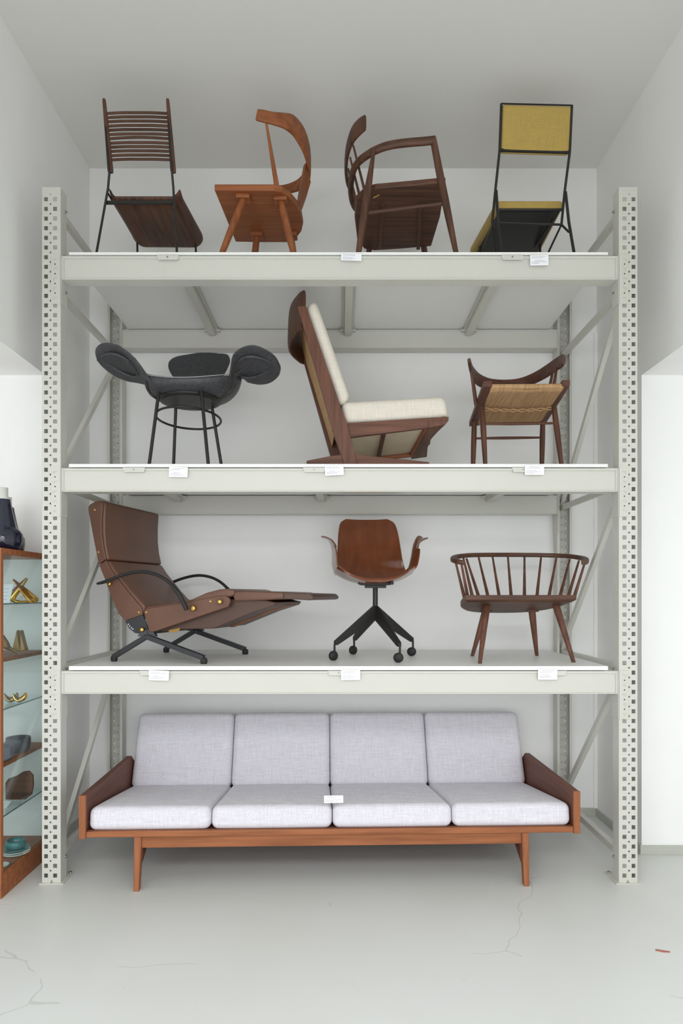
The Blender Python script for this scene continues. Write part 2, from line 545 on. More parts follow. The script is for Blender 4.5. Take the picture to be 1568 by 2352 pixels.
def post(sx, front):
    """perforated C upright; sx=-1 left, +1 right"""
    mb = MB()
    w = PX0 - PX1 + 0.0047
    y = 0.0 if front else RY
    d = 1 if front else -1

    def P(a, z, depth=0.0):  # a measured from outer edge
        return V((sx * (PX0 + .0047 - a), y + d * depth, z))
    xs = [0, .010, .029, .0330, .0520, .056, .076, w]
    nrow = int((ZT - 0.03) / pitch)
    z0 = 0.03
    mb.add([P(0, 0.004), P(w, 0.004), P(w, z0), P(0, z0)], [(0, 1, 2, 3)])
    for r in range(nrow):
        b = z0 + r * pitch
        zs = [b, b + .002, b + .0233, b + .0283, b + .0463, b + pitch]
        for i in range(len(xs) - 1):
            for j in range(len(zs) - 1):
                if j == 1 and i in (1, 5):
                    continue
                if j == 3 and i == 3:
                    cx, cz, rr = (xs[3] + xs[4]) / 2, (zs[3] + zs[4]) / 2, .0052
                    hw, hz = (xs[4] - xs[3]) / 2, (zs[4] - zs[3]) / 2
                    out, inn = [], []
                    for q in range(8):
                        t = math.pi / 4 * q
                        c, s_ = math.cos(t), math.sin(t)
                        k = 1 / max(abs(c), abs(s_))
                        out.append(P(cx + c * k * hw, cz + s_ * k * hz))
                        inn.append(P(cx + c * rr, cz + s_ * rr))
                    mb.add(out + inn, [(q, (q + 1) % 8, (q + 1) % 8 + 8, q + 8) for q in range(8)])
                    continue
                # taper the square holes slightly like the punched slots
                mb.add([P(xs[i], zs[j]), P(xs[i + 1], zs[j]), P(xs[i + 1], zs[j + 1]), P(xs[i], zs[j + 1])], [(0, 1, 2, 3)])
    top = 3.5556
    mb.add([P(0, z0 + nrow * pitch), P(w, z0 + nrow * pitch), P(w, top), P(0, top)], [(0, 1, 2, 3)])
    for a in (0, w):
        mb.add([P(a, .004), P(a, top), P(a, top, PD), P(a, .004, PD)], [(0, 1, 2, 3)])
        a2 = .014 if a == 0 else w - .014
        mb.add([P(a, .004, PD), P(a, top, PD), P(a2, top, PD), P(a2, .004, PD)], [(0, 1, 2, 3)])
    o = obj('upright_post', mb, 'rack', rack, solid=.0024, weld=True)
    pl = MB()
    c = sx * (PX0 + PX1) / 2
    ya, yb = (-.012, .14) if front else (RY - .14, RY)
    pl.box(c - .062, c + .062, ya, yb, 0, .006)
    q = obj('base_plate', pl, 'rack', o, bevel=.001)
    bb = MB()
    if front:
        bb.lathe((c, .004, .006), [(.009, 0), (.009, .004), (.006, .004), (.006, .014), (.003, .015)], 8)
        obj('anchor_bolt', bb, 'steel', o)
        obj('anchor_bolt', MB().lathe((c - sx * .045, .12, .006), [(.008, 0), (.008, .007), (.0, .008)], 6), 'steel', o)
    return o


posts = [post(-1, True), post(1, True), post(-1, False), post(1, False)]

Z1, Z2, Z3 = 3.2245, 2.1434, 1.1112
BEAMS = [(3.2067, 3.0867), (2.1223, 2.0023), (1.0856, 0.9689)]
XB = 1.4244
BD = 0.075
for li, (zt, zb) in enumerate(BEAMS):
    for front in (True, False):
        mb = MB()
        y0, y1 = (0.004, 0.004 + BD) if front else (RY - .004 - BD, RY - .004)
        d = 1 if front else -1
        yf = y0 if front else y1          # outer face
        ya, yc = sorted((yf + d * .007, yf + d * BD))
        mb.box(-XB, XB, ya, yc, zb, zt)   # recessed web body
        e0, e1 = sorted((yf, yf + d * .009))
        mb.box(-XB, XB, e0, e1, zt - .012, zt)
        mb.box(-XB, XB, e0, e1, zb, zb + .006)
        mb.box(-XB, -XB + .014, e0, e1, zb + .006, zt - .012)
        mb.box(XB - .014, XB, e0, e1, zb + .006, zt - .012)
        if not front:
            mb.box(-XB, XB, y0 - .003, y0 + .004, zt - .010, zt)
            mb.box(-XB, XB, y0 - .003, y0 + .004, zb, zb + .006)
        o = obj('beam', mb, 'rack', rack, bevel=.0015)
        for sx in (-1, 1):
            c = MB()
            zz0, zz1 = zb - .128, zt + .004
            yy = -.0045 if front else RY + .0015
            c.box(min(sx * XB, sx * (XB + .047)), max(sx * XB, sx * (XB + .047)), yy, yy + .003, zz0, zz1)
            xa, xb_ = sorted((sx * (XB - .0015), sx * (XB - .0045)))
            c.box(xa, xb_, -.0045 if front else RY - .09, .075 if front else RY + .0045, zz0, zz1)
            k = obj('end_connector', c, 'rack', rack, bevel=.0012)
            if front:
                for q in range(5):
                    zq = zz1 - .022 - q * .0493
                    xc = sx * (XB + .026)
                    yt = yy - .0035
                    prof = [(xc - sx * .009, zq + .0015), (xc + sx * .009, zq + .0015), (xc + sx * .009, zq - .0015), (xc + sx * .0075, zq - .0015), (xc + sx * .0075, zq - .012), (xc + sx * .0045, zq - .012), (xc + sx * .0045, zq - .0015), (xc - sx * .009, zq - .0015)]
                    obj('hook_tab', MB().prism([(x_, yt, z_) for x_, z_ in prof], (0, .0045, 0)), 'rack', k)
                    if q < 4:
                        obj('hole_disc', MB().disc((xc, yy - .0005, zq - .028), .0032, .002, (0, 1, 0), 10), 'dark', k)  # dark disc paints the shade inside a connector hole

# cross bars between the beams with their hanging hooks
BARS = [(-.83, .052, .84), (-1.05, -.12, .975), (-1.0, -.01, 1.12)]
HOOKS = [(-.878, None, .88), (-1.05, -.131, .935), (-.965, -.005, 1.10)]
for li, xs in enumerate(BARS):
    zt = BEAMS[li][0]
    for i, x in enumerate(xs):
        mb = MB()
        ya, yb = .075, RY - .085
        mb.box(x - .022, x + .022, ya, yb, zt - .042, zt - .004)
        mb.box(x - .038, x - .022, ya, yb, zt - .010, zt - .003)
        mb.box(x + .022, x + .038, ya, yb, zt - .010, zt - .003)
        mb.box(x - .052, x + .052, yb - .02, yb + .006, zt - .018, zt - .003)
        o = obj('cross_bar', mb, 'rack', rack, bevel=.002)
        hx = HOOKS[li][i]
        if hx is not None:
            h = MB()
            hw = .057
            h.prism([(hx - hw, -.0035, zt + .003), (hx + hw, -.0035, zt + .003), (hx + hw - .004, -.0035, zt - .022), (hx - hw + .008, -.0035, zt - .022)], (0, .006, 0))
            h.box(hx - hw, hx + hw, -.0035, .03, zt + .0005, zt + .003)
            k = obj('bar_hook', h, 'rack', o, bevel=.001)
            obj('screw', MB().disc((hx, -.0045, zt - .008), .004, .003, (0, 1, 0), 8), 'steel', o)

for sx in (-1, 1):
    xm = sx * 1.466
    segs = [('h', .13), ('h', 1.10), ('h', 2.05), ('h', 3.05), ('h', 3.47)]
    for _, z in segs:
        mb = MB()
        mb.box(xm - .017, xm + .017, .03, RY - .03, z - .014, z + .014)
        mb.box(xm - sx * .017 - .0015, xm - sx * .017 + .0015, .03, RY - .03, z - .022, z - .014)
        obj('horizontal_brace', mb, 'rack', rack, bevel=.002)
    lv = [(.13, 1.08), (1.12, 2.03), (2.08, 3.03)]
    for a, b in lv:
        mb = MB()
        x2 = xm - sx * .004
        if sx < 0:
            p, q = V((x2, .045, a)), V((x2, RY - .045, b))
        else:
            p, q = V((x2, .045, b)), V((x2, RY - .045, a))
        mb.bar(p, q, .026, .034)
        obj('diagonal_brace', mb, 'rack', rack, bevel=.002)
for sx in (-1, 1):
    for z in (.13, 1.1, 2.05, 3.05, 3.47):
        bl = MB().lathe((sx * (XB - .001), .052, z - .01), [(.007, 0), (.007, .006), (.004, .006), (.004, .012)], 6, axis=(-sx, 0, 0))
        obj('brace_bolt', bl, 'steel', rack)

LEVEL = ['top', 'middle', 'lowest']
boards = []
for i, z in enumerate((Z1, Z2, Z3)):
    xa, xb_ = A(158, 577, D0).x, A(1396, 577, D0).x
    b = obj('shelf_board', MB().box(xa, xb_, .0, RY - .008, BEAMS[i][0] + .0045, z), 'board', bevel=.0012)
    tag(b, ['long white board lying across the top rack level, under four chairs',
            'long white board on the middle rack level, under the black winged chair',
            'long white board on the lowest rack level, under the brown recliner'][i], 'shelf board', 'shelf boards of the rack')
    boards.append(b)
# a cut line near the right end of the middle board
# ================================================================ CHAIRS, top level
# ---- 1 ladder-back chair with black rods
t = thing('ladder_back_chair', (-1.07, .4, Z1), 'dark wooden ladder-back chair with black metal rod legs, leftmost on the top level', 'chair')
Zs = Z1 + .40
q = [A(253, 463, 3.545), A(313, 567, 4.05), A(464, 568, 4.05), A(405, 463, 3.545)]
sw = []


def seat1(u, v):
    a = q[0].lerp(q[1], v); b = q[3].lerp(q[2], v)
    p = a.lerp(b, u)
    e = abs(2 * u - 1)
    fr_k = 1 - .55 * max(0, (v - .85) / .15)
    p.z += .050 * fr_k * max(0, (e - .84) / .16) ** 1.5 + .03 * max(0, (.10 - v) / .10) ** 1.5
    p.x += .020 * (2 * u - 1) if u > .5 else .008 * (2 * u - 1)
    if v > .9:
        p.x -= (2 * u - 1) * .03 * ((v - .9) / .1) ** 2 * 1.0
    return p


sm = MB().surf(seat1, 24, 20)
obj('seat', sm, 'waly', t, solid=.013, sub=1)
TL, TR = A(239, 228, 3.44), A(385, 228, 3.44)
BL, BR = A(254, 397, 3.50), A(398, 397, 3.50)
for a, b, s_ in ((TL, BL, -1), (TR, BR, 1)):
    obj('back_post', MB().sweep([a, a.lerp(b, .04), a.lerp(b, .96), b], [(.0065, .010), (.008, .012), (.0145, .012), (.0130, .010)], 16, side=(1, 0, 0), power=4), 'walz', t)
sy = [260.8, 270.4, 280, 290, 299.5, 309.5, 319, 329.3, 338.6, 348.2, 358, 367.6]
for k, y in enumerate(sy):
    f = (y - 228) / (397 - 228)
    a, b = TL.lerp(BL, f), TR.lerp(BR, f)
    a.z = b.z = A(300, y, 3.44 + .06 * f).z
    mid = (a + b) / 2 + V((0, -.005, .001 + (.004 if k == 6 else 0)))
    obj('back_slat', MB().sweep([a, a.lerp(mid, .5) + V((0, -.0015, .0008)), mid, b.lerp(mid, .5) + V((0, -.0015, .0008)), b], [(.005, .0065)] * 5, 10, side=(0, 1, 0), k=3, power=3), 'walx', t)
r = .0062
Lb, Rb = A(248, 432, 3.53), A(398, 432, 3.53)
obj('leg', MB().sweep([A(242, 290, 3.448), A(249, 385, 3.475), A(251, 398, 3.485), Lb, A(217, 605.6, 3.45)], [(.004, .004), (.006, .006), (r, r), (r, r), (r, r)], 10), 'black', t)
obj('leg', MB().sweep([A(386, 280, 3.448), A(393.5, 385, 3.475), A(395, 398, 3.485), Rb, A(407.5, 605.6, 3.45)], [(.004, .004), (.006, .006), (r, r), (r, r), (r, r)], 10), 'black', t)
fl = V((A(318, 560, 4.02).x, A(318, 560, 4.02).y, Z1)); fr = V((A(453, 560, 4.02).x, A(453, 560, 4.02).y, Z1))
ftl, ftr = A(315, 556, 4.0), A(449, 545, 4.0)
obj('leg', MB().tube(ftl, fl, r), 'black', t)
obj('leg', MB().tube(ftr, fr, r), 'black', t)
fb = MB()
ca, cb = A(242, 465.5, 3.53), A(401, 465.5, 3.53)
fb.bar(ca, cb, .012, .016)
fb.tube(Lb + V((0, 0, -.03)), ftl, .005).tube(Rb + V((0, 0, -.03)), ftr, .005)
fb.tube(ftl, ftl + V((.03, .0, 0)), .005).tube(ftr, ftr + V((-.03, .0, 0)), .005)
fb.tube(Lb, A(256, 442, 3.54), .004)
obj('seat_frame', fb, 'black', t)

# ---- 2 orange four-legged chair with horseshoe back
t = thing('horseshoe_back_chair', (-.42, .42, Z1), 'orange-brown wooden chair with a curved horseshoe back rail and tapered legs', 'chair')
Zu = Z1 + .42
out2 = [(492, 437), (560, 437), (628, 437), (648, 442), (668, 455), (684, 475), (693, 497), (696, 515), (692, 532), (680, 548), (662, 557), (600, 557), (541, 556)]
pl2 = [AZ(x, y, Zu) for x, y in out2]
obj('seat', MB().prism(pl2, (0, 0, .034)), 'teakx', t, bevel=.006, seg=3)
band = [(590, 264, 3.48, .030), (605, 267, 3.48, .034), (630, 273, 3.50, .036), (655, 279, 3.53, .045), (678, 293, 3.60, .062), (698, 325, 3.68, .070), (709, 365, 3.78, .072),
        (707, 398, 3.88, .060), (690, 422, 3.97, .040), (660, 434, 4.02, .030), (622, 438, 4.03, .026)]
bp_ = [A(a, b, c) for a, b, c, d in band]
obj('back_rail', MB().sweep(bp_, [(d[3] * .95, .011) for d in band], 16, side=(0, 0, 1), k=5, power=3.2), 'teakx', t)
obj('back_spindle', MB().tube(A(611, 280, 3.49), A(636, 432, 3.525), .006, .0145, 14), 'teakz', t)
obj('back_spindle', MB().tube(A(650, 434, 4.02), V((-.345, 3.99 - D0, Zu + .03)), .006, .0135, 14), 'teakz', t)
obj('back_splat', MB().prism([A(703, 372, 3.76), A(714, 418, 3.80), A(703, 455, 3.78), A(692, 486, 3.74), A(687, 462, 3.68), A(692, 430, 3.70)], (-.018, .03, 0)), 'teakz', t, bevel=.004)
legs2 = [((559, 452, 3.56), (503, 597, 3.42)), ((644, 455, 3.58), (679, 597, 3.44)), ((590, 542, 3.93), (571, 702, 3.98)), ((668, 542, 3.93), (690, 702, 3.99))]
for i, (a, b) in enumerate(legs2):
    pa = A(*a); pa.z = Zu - .01
    D_ = b[2]
    pb = V(((b[0] - CX) * D_ / F, D_ - D0, Z1))
    obj('leg', MB().sweep([pa, pa.lerp(pb, .35), pb], [(.0185, .0185), (.0205, .0205), (.0142, .0142)], 14, k=3), 'teakz', t)
    bk = pa + V((0, 0, -.002))
    obj('leg_block', MB().box(bk.x - .038, bk.x + .038, bk.y - .036, bk.y + .036, Zu - .022, Zu + .001), 'teakx', t, bevel=.006)

# ---- 3 dark armchair
t = thing('spindle_armchair', (.33, .42, Z1), 'dark walnut armchair with bent armrest bow, curved crest rail and plank seat', 'chair')
Zu = Z1 + .415
out3 = [(862, 434), (940, 427), (1023, 419), (1010, 500), (990, 566), (920, 572), (860, 576), (836, 572), (820, 550), (814, 500), (818, 460), (838, 440)]
pl3 = [AZ(x, y, Zu + .002) for x, y in out3]
obj('seat', MB().prism(pl3, (0, 0, .030)), 'walx', t, bevel=.006)
mb = MB()
for x in (884, 972):
    mb.bar(AZ(x - 6, 470, Zu - .004), AZ(x - 12, 572, Zu - .004), .022, .010)
obj('seat_batten', mb, 'waly', t, bevel=.002)
bow = [(997, 322, 3.43), (970, 325, 3.435), (944, 327, 3.44), (903, 332, 3.46), (874, 340, 3.48), (848, 353, 3.52), (824, 371, 3.58), (812, 390, 3.65), (807, 413, 3.73), (805.5, 436, 3.81), (809, 462, 3.91), (820, 480, 4.0), (850, 488, 4.08), (900, 487, 4.12), (955, 478, 4.10)]
obj('armrest_bow', MB().sweep([A(*p) for p in bow], [(.022, .017)] * len(bow), 16, side=(0, 0, 1), k=4), 'walx', t)
nf = [A(994, 324, 3.435), V(A(1049, 577, 3.40).to_tuple())]
nf[1].z = Z1
nf[1].x = (1049.6 - CX) * 3.40 / F; nf[1].y = 3.40 - D0
obj('leg', MB().sweep([nf[0] + V((0, 0, .016)), nf[0].lerp(nf[1], .35), nf[0].lerp(nf[1], .6), nf[1]], [(.018, .017), (.020, .020), (.019, .019), (.012, .012)], 14, k=3), 'walz', t)
nb0 = A(858, 347, 3.485); nb1 = V(((820 - CX) * 3.43 / F, 3.43 - D0, Z1))
obj('leg', MB().sweep([nb0, nb0.lerp(nb1, .3), nb0.lerp(nb1, .5), nb1], [(.009, .009), (.018, .018), (.0215, .0215), (.0135, .0135)], 14, k=3), 'walz', t)
ff0 = A(957, 480, 4.10); ff1 = V(((1003 - CX) * 4.14 / F, 4.14 - D0, Z1))
obj('leg', MB().sweep([ff0, ff0.lerp(ff1, .5), ff1], [(.016, .016), (.019, .019), (.012, .012)], 12, k=3), 'walz', t)
fb0 = A(858, 488, 4.09); fb1 = V(((828 - CX) * 4.13 / F, 4.13 - D0, Z1))
obj('leg', MB().sweep([fb0, fb0.lerp(fb1, .5), fb1], [(.009, .009), (.019, .019), (.012, .012)], 12, k=3), 'walz', t)
obj('stretcher', MB().tube(A(843, 490, 3.46), A(1017, 467.5, 3.425), .010), 'walx', t)
obj('stretcher', MB().tube(nb0.lerp(nb1, .68) * .0 + V((.13, 4.10 - D0, Z1 + .33)), V((.575, 4.12 - D0, Z1 + .33)), .010), 'walx', t)
crest = [(838, 282, 3.53, .040), (826, 291, 3.56, .045), (812, 307, 3.61, .046), (802, 330, 3.68, .044), (796, 358, 3.76, .041), (794.5, 388, 3.86, .036), (798, 415, 3.95, .030), (806, 436, 4.03, .022)]
obj('crest_rail', MB().sweep([A(a, b, c) for a, b, c, d in crest], [(d[3] * 1.05, .010) for d in crest], 14, side=[(.0, 0, 1)] * 8, k=4, power=3), 'walz', t)
for a, b in (((811, 334, 3.63), (838, 442, 3.60)), ((804, 362, 3.71), (826, 452, 3.68)), ((800, 388, 3.80), (819, 468, 3.78)), ((800, 410, 3.90), (818, 490, 3.88))):
    obj('back_spindle', MB().tube(A(*a), A(*b), .0055, .008), 'walz', t)
br = MB().bar(A(857, 455, 3.50), A(871, 448, 3.50), .006, .006)
obj('corner_bracket', br, 'brassd', t)

# ---- 4 yellow upholstered chair
t = thing('yellow_side_chair', (1.06, .5, Z1), 'black rod-framed side chair with mustard yellow seat and back pads', 'chair')
Zu = Z1 + .40
s0, s1 = A(1143, 487, 3.655), A(1291, 489, 3.655)
s0.z = s1.z = Zu
f0, f1 = V((.843, 4.16 - D0, Zu + .004)), V((1.260, 4.16 - D0, Zu + .004))
obj('seat_pan', MB().prism([s0 + V((.012, .012, 0)), s1 + V((-.012, .012, 0)), f1 + V((-.018, -.012, -.004)), f0 + V((.018, -.012, -.004))], (0, 0, .01)), 'black', t)
pd = MB().prism([s0 + V((-.01, 0, .009)), s1 + V((.004, 0, .009)), f1 + V((.004, 0, .005)), f0 + V((-.016, 0, .005))], (0, 0, .052))
obj('seat_pad', pd, 'yellow', t, bevel=.016, seg=4, smooth=True)
b0, b1, b2, b3 = A(1151, 238, 3.50), A(1313, 242, 3.50), A(1308, 350, 3.55), A(1147, 345, 3.55)
w_, h_ = (b1 - b0) / 2, (b0 - b3) / 2
cen = (b0 + b1 + b2 + b3) / 4
nrm = w_.cross(h_).normalized()
ex_ = ((b1 + b2) - (b0 + b3)) / 4
ey_ = ((b0 + b1) - (b2 + b3)) / 4
obj('back_pad', MB().pad(cen + V((.004, .016, -.002)), ex_ * .985, ey_ * 1.035, nrm * .019, rad=.016, bulge=.15), 'yellow', t)
r = .0072
fb = MB()
LN, RN = A(1130, 511, 3.64), A(1289, 516, 3.64)
Lm, Rm = A(1137, 440, 3.60), A(1296, 443, 3.60)
fb.bar(b0, b1, .006, .005)
fb.bar(b3, b2, .010, .014)
fb.sweep([b0, b3, Lm, LN], [(r, r)] * 4, 8).sweep([b1, b2, Rm, RN], [(r, r)] * 4, 8)
fb.tube(LN, RN, .006)
fb.tube(s0 + V((0, -.002, .004)), s1 + V((0, -.002, .004)), .007)
fb.tube(LN, A(1143, 526, 3.60), .006).tube(RN, A(1306, 533, 3.60), .006)
fb.bar(LN + V((.012, 0, .012)), V((.88, 4.02 - D0, Zu - .012)), .008, .012)
fb.bar(A(1272, 500, 3.66), V((1.20, 4.02 - D0, Zu - .012)), .008, .012)
fb.tube(RN, V((1.12, 4.02 - D0, Z1 + .012)), .0055).tube(LN, V((1.00, 4.02 - D0, Z1 + .012)), .0055)
obj('back_frame', fb, 'black', t)
for (a, b, c) in ((Lm + V((.003, -.008, 0)), A(1145, 525, 3.55), (1156.5, 3.50)), (Rm + V((.003, -.008, 0)), A(1306, 510, 3.56), (1324, 3.50))):
    ft = V(((c[0] - CX) * c[1] / F, c[1] - D0, Z1))
    obj('leg', MB().sweep([a, b, ft], [(.0078, .0078)] * 3, 10), 'black', t)
for x in (.865, 1.235):
    obj('leg', MB().tube(V((x, 4.03 - D0, Zu)), V((x + (.02 if x > 1 else -.02), 4.06 - D0, Z1)), .0075), 'black', t)

# ================================================================ CHAIRS, middle level
# ---- 5 black winged chair
t = thing('winged_shell_chair', (-.85, .33, Z2), 'black leather chair with petal-shaped arm wings on thin round metal legs', 'chair')
C5 = V((-.842, 3.66 - D0, 2.575))


def bowl(u, v):
    th = 2 * math.pi * u
    rx = .155 + .095 * math.sin(v * math.pi / 2)
    ry = .15 + .075 * math.sin(v * math.pi / 2)
    lift = .085 * (v ** 2.0) * (1.0 + .35 * math.cos(2 * th) + .2 * math.sin(th))
    cx = .012 * v + .02 * v * max(0, math.cos(th))
    return C5 + V((math.cos(th) * rx + cx, math.sin(th) * ry, lift + .0))


mb = MB().surf(bowl, 48, 12)
mb.add([bowl(i / 48, 0) for i in range(48)], [tuple(range(47, -1, -1))])
shell = obj('seat_shell', mb, 'bleather', t, solid=.018, weld=True)
obj('seat_base', MB().lathe(C5 + V((0.004, 0, -.014)), [(.150, -.012), (.168, -.006), (.172, .0), (.168, .012)], 40), 'black', t)
M['edge'] = mat('pale rim grey', (150, 150, 150), 0.6)
rim = [bowl(i / 60, 1) + V((0, -.006, .004)) for i in range(31, 60)]
obj('rim_line', MB().sweep(rim, [(.0028, .0028)] * len(rim), 6), 'edge', shell)  # pale grey line along one half of the shell rim
# back petal
bpt = [(456, 893, 3.86, .16), (456, 876, 3.92, .145), (457, 866, 3.96, .15), (457, 852, 3.99, .172), (457, 838, 4.02, .188), (458, 826, 4.05, .186), (458, 818, 4.07, .165), (458, 814.5, 4.075, .11), (458, 813.5, 4.078, .03)]
obj('backrest', MB().sweep([A(a, b, c) for a, b, c, d in bpt], [(d[3], .010) for d in bpt], 24, side=(1, 0, 0), k=4), 'bleather', t)
# wings: path, half width, thickness
for nm, pts, sd in (('left', [(372, 903, 3.55, .05), (356, 889, 3.55, .055), (340, 872, 3.56, .085), (322, 852, 3.56, .135), (300, 841, 3.57, .160), (275, 834, 3.57, .165), (252, 829, 3.57, .145), (236, 826, 3.57, .105), (227, 825, 3.57, .06), (223.5, 825, 3.57, .012)], (.10, .80, -.28)),
                    ('right', [(515, 905, 3.60, .05), (528, 885, 3.60, .055), (534, 866, 3.60, .07), (546, 848, 3.60, .120), (562, 842, 3.60, .150), (585, 840, 3.60, .165), (608, 842, 3.60, .150), (626, 843, 3.60, .115), (638, 844, 3.60, .070), (644, 844, 3.60, .014)], (-.10, .80, -.28))):
    P = [A(a, b, c) for a, b, c, d in pts]
    w = obj('arm_wing', MB().sweep(P, [(d[3], .012) for d in pts], 28, side=sd, k=4), 'bleather', t)
    # moulded loop under the wing
    c0 = P[4].lerp(P[6], .5)
    ax = (P[7] - P[3]).normalized(); sy_ = V(sd).normalized()
    dn = V((0, -.02, -.010)) 
    loop = [c0 + dn + ax * (.098 * math.cos(2 * math.pi * i / 28) * (1.0)) + sy_ * (.085 * math.sin(2 * math.pi * i / 28) * (1 - .35 * math.cos(2 * math.pi * i / 28))) for i in range(29)]
    obj('moulded_rim', MB().sweep(loop, [(.008, .008)] * 29, 8), 'bleather', w)
obj('arm_tube', MB().sweep([A(336, 876, 3.50), A(340, 895, 3.50), A(350, 909, 3.50), A(366, 915, 3.53)], [(.007, .007)] * 4, 10, k=4), 'black', t)
obj('arm_tube', MB().sweep([A(556, 850, 3.49), A(541, 862, 3.49), A(537, 885, 3.49), A(525, 903, 3.49), A(503, 917, 3.52)], [(.007, .007)] * 5, 10, k=4), 'black', t)
for a, D1, b, D2 in (((366, 890), 3.53, 341, 3.48), ((462, 898), 3.50, 479, 3.45), ((404, 925), 3.80, 397, 3.86), ((485, 925), 3.78, 514, 3.84)):
    obj('leg', MB().tube(A(a[0], a[1], D1), V(((b - CX) * D2 / F, D2 - D0, Z2)), .0092, .0092, 12), 'black', t)
rc = V((-.850, 3.68 - D0, 2.468))
obj('foot_ring', MB().sweep([rc + V((.176 * math.cos(2 * math.pi * i / 48), .235 * math.sin(2 * math.pi * i / 48), 0)) for i in range(49)], [(.0065, .0065)] * 49, 8), 'black', t)

# ---- 6 high-back lounge chair
t = thing('high_back_lounge_chair', (.2, .5, Z2), 'tall high-back wooden lounge chair with cream cushions and caned back', 'chair')
DN = 3.50
vv = V((-.026, .58, 0))


def N6(px, py, off=0.0):
    return A(px, py, DN + off)


def slab(name, pts, m, t0, t1, **k):
    """side outline seen at the near side, from t0 to t1 across the chair width"""
    pl = [N6(x, y) + vv * t0 for x, y in pts]
    return obj(name, MB().prism(pl, vv * (t1 - t0)), m, t, **k)


near_post = [(683, 704), (703, 704), (779, 927), (797, 975), (822, 1071), (792, 1071), (764, 990)]
slab('back_post', near_post, 'rosez', -.012, .05, bevel=.003)
far_post = [(x, y) for x, y in near_post]
slab('back_post', far_post, 'rosez', .95, 1.012, bevel=.003)
slab('cane_back', [(691, 716), (697, 716), (776, 955), (770, 975)], 'cane', .06, .94)
crp, secs = [], []
for i in range(15):
    s_ = .0 + 1.0 * i / 14
    base = N6(692, 700) + vv * s_
    bul = math.sin(math.pi * min(1, max(0, s_)))
    crp.append(base + V((.012 - .082 * bul, 0, -.012 - .012 * s_)))
    secs.append((.100 + .010 * bul if 0 < i < 14 else .092, .012))
obj('headrest', MB().sweep(crp, secs, 18, side=(.04, 0, 1), k=2, power=3.4), 'walz', t)
run = [(703, 1082), (704, 1058), (760, 1047), (790, 1043), (822, 1044), (985, 1061), (988, 1082)]
for a in (0.0, .94):
    pl = [N6(x, y) + vv * a for x, y in run]
    for p in pl:
        if p.z < Z2 + .02:
            p.z = Z2
    obj('runner', MB().prism(pl, vv * .055), 'rosex', t, bevel=.003)
rail = [(793, 971), (1031, 956), (1030, 966), (1020, 977), (801, 1004)]
for a in (.01, .93):
    slab('seat_rail', rail, 'rosex', a, a + .055, bevel=.003)
ap = [A(984, 982, 3.50), A(1023, 975, 3.50), A(1005, 992, 3.60), A(990, 1009, 3.76), A(982, 1028, 3.93), A(980, 1050, 4.08), A(944, 1055, 4.08)]
obj('front_apron', MB().prism(ap, (0, 0, .045)), 'rosey', t, bevel=.003)
wq = [A(806, 1000, 3.52), A(984, 980, 3.52), A(944, 1049, 4.06), A(800, 1064, 4.06)]
obj('seat_webbing', MB().prism([p + V((0, 0, .012)) for p in wq], (0, 0, .008)), 'hess', t)
obj('seat_divider', MB().bar(A(882, 991, 3.53), A(868, 1055, 4.04), .022, .02), 'rosey', t, bevel=.002)
obj('seat_divider', MB().bar(A(980, 981, 3.53), A(944, 1046, 4.04), .024, .02), 'teaky', t, bevel=.002)
obj('seat_divider', MB().bar(A(800, 1060, 4.03), A(950, 1045, 4.03), .03, .02), 'teakx', t, bevel=.002)


def quadpad(name, c4, m, rad, bulge=.1):
    """c4: near side outline corners (4) -> cushion across the chair"""
    a, b, c, d = [N6(x, y) for x, y in c4]
    cen_ = (a + b + c + d) / 4 + vv * .5
    ex_ = ((b + c) - (a + d)) / 4
    ez_ = ((a + b) - (d + c)) / 4
    return obj(name, MB().pad(cen_, ex_, vv * .47, ez_, rad=rad, bulge=bulge), m, t)


quadpad('back_cushion', [(725, 682), (806, 910), (779, 932), (699, 698)], 'cream', .035, .1)
quadpad('seat_cushion', [(779, 919), (1029, 907), (1031, 955), (795, 972)], 'cream', .035, .06)

# ---- 7 low chair with cord seat
t = thing('cord_seat_chair', (1.0, .38, Z2), 'low-backed dark wooden chair with woven paper cord seat, rightmost on the middle level', 'chair')
n0, n1 = A(1111, 893, 3.45), A(1307, 889, 3.45)
r0, r1 = A(1078, 978, 3.95), A(1249, 975, 3.95)
obj('side_rail', MB().prism([A(1110, 888, 3.44), A(1130, 888, 3.44), A(1100, 978, 3.95), A(1077, 980, 3.95)], (0, 0, .032)), 'weny', t, bevel=.003)
obj('side_rail', MB().prism([A(1291, 886, 3.44), A(1309, 886, 3.44), A(1254, 972, 3.95), A(1234, 972, 3.95)], (0, 0, .032)), 'weny', t, bevel=.003)
sa, sb, sc_, sd_ = A(1126, 893, 3.46), A(1293, 892, 3.46), A(1238, 974, 3.93), A(1096, 974, 3.93)


def cord(u, v):
    p = sa.lerp(sb, u).lerp(sd_.lerp(sc_, u), v)
    p.z += .022 - .012 * math.sin(math.pi * v) + .0020 * abs(math.sin(u * 46 * math.pi))
    if v < .04:
        p.z -= 0
    return p


def cord2(u, v):
    p = sa.lerp(sb, u).lerp(sd_.lerp(sc_, u), v)
    p.z += -.003 + .006 * math.sin(math.pi * v) - .0025 * abs(math.sin(u * 38 * math.pi)) + .002 * math.sin(u * 9)
    return p


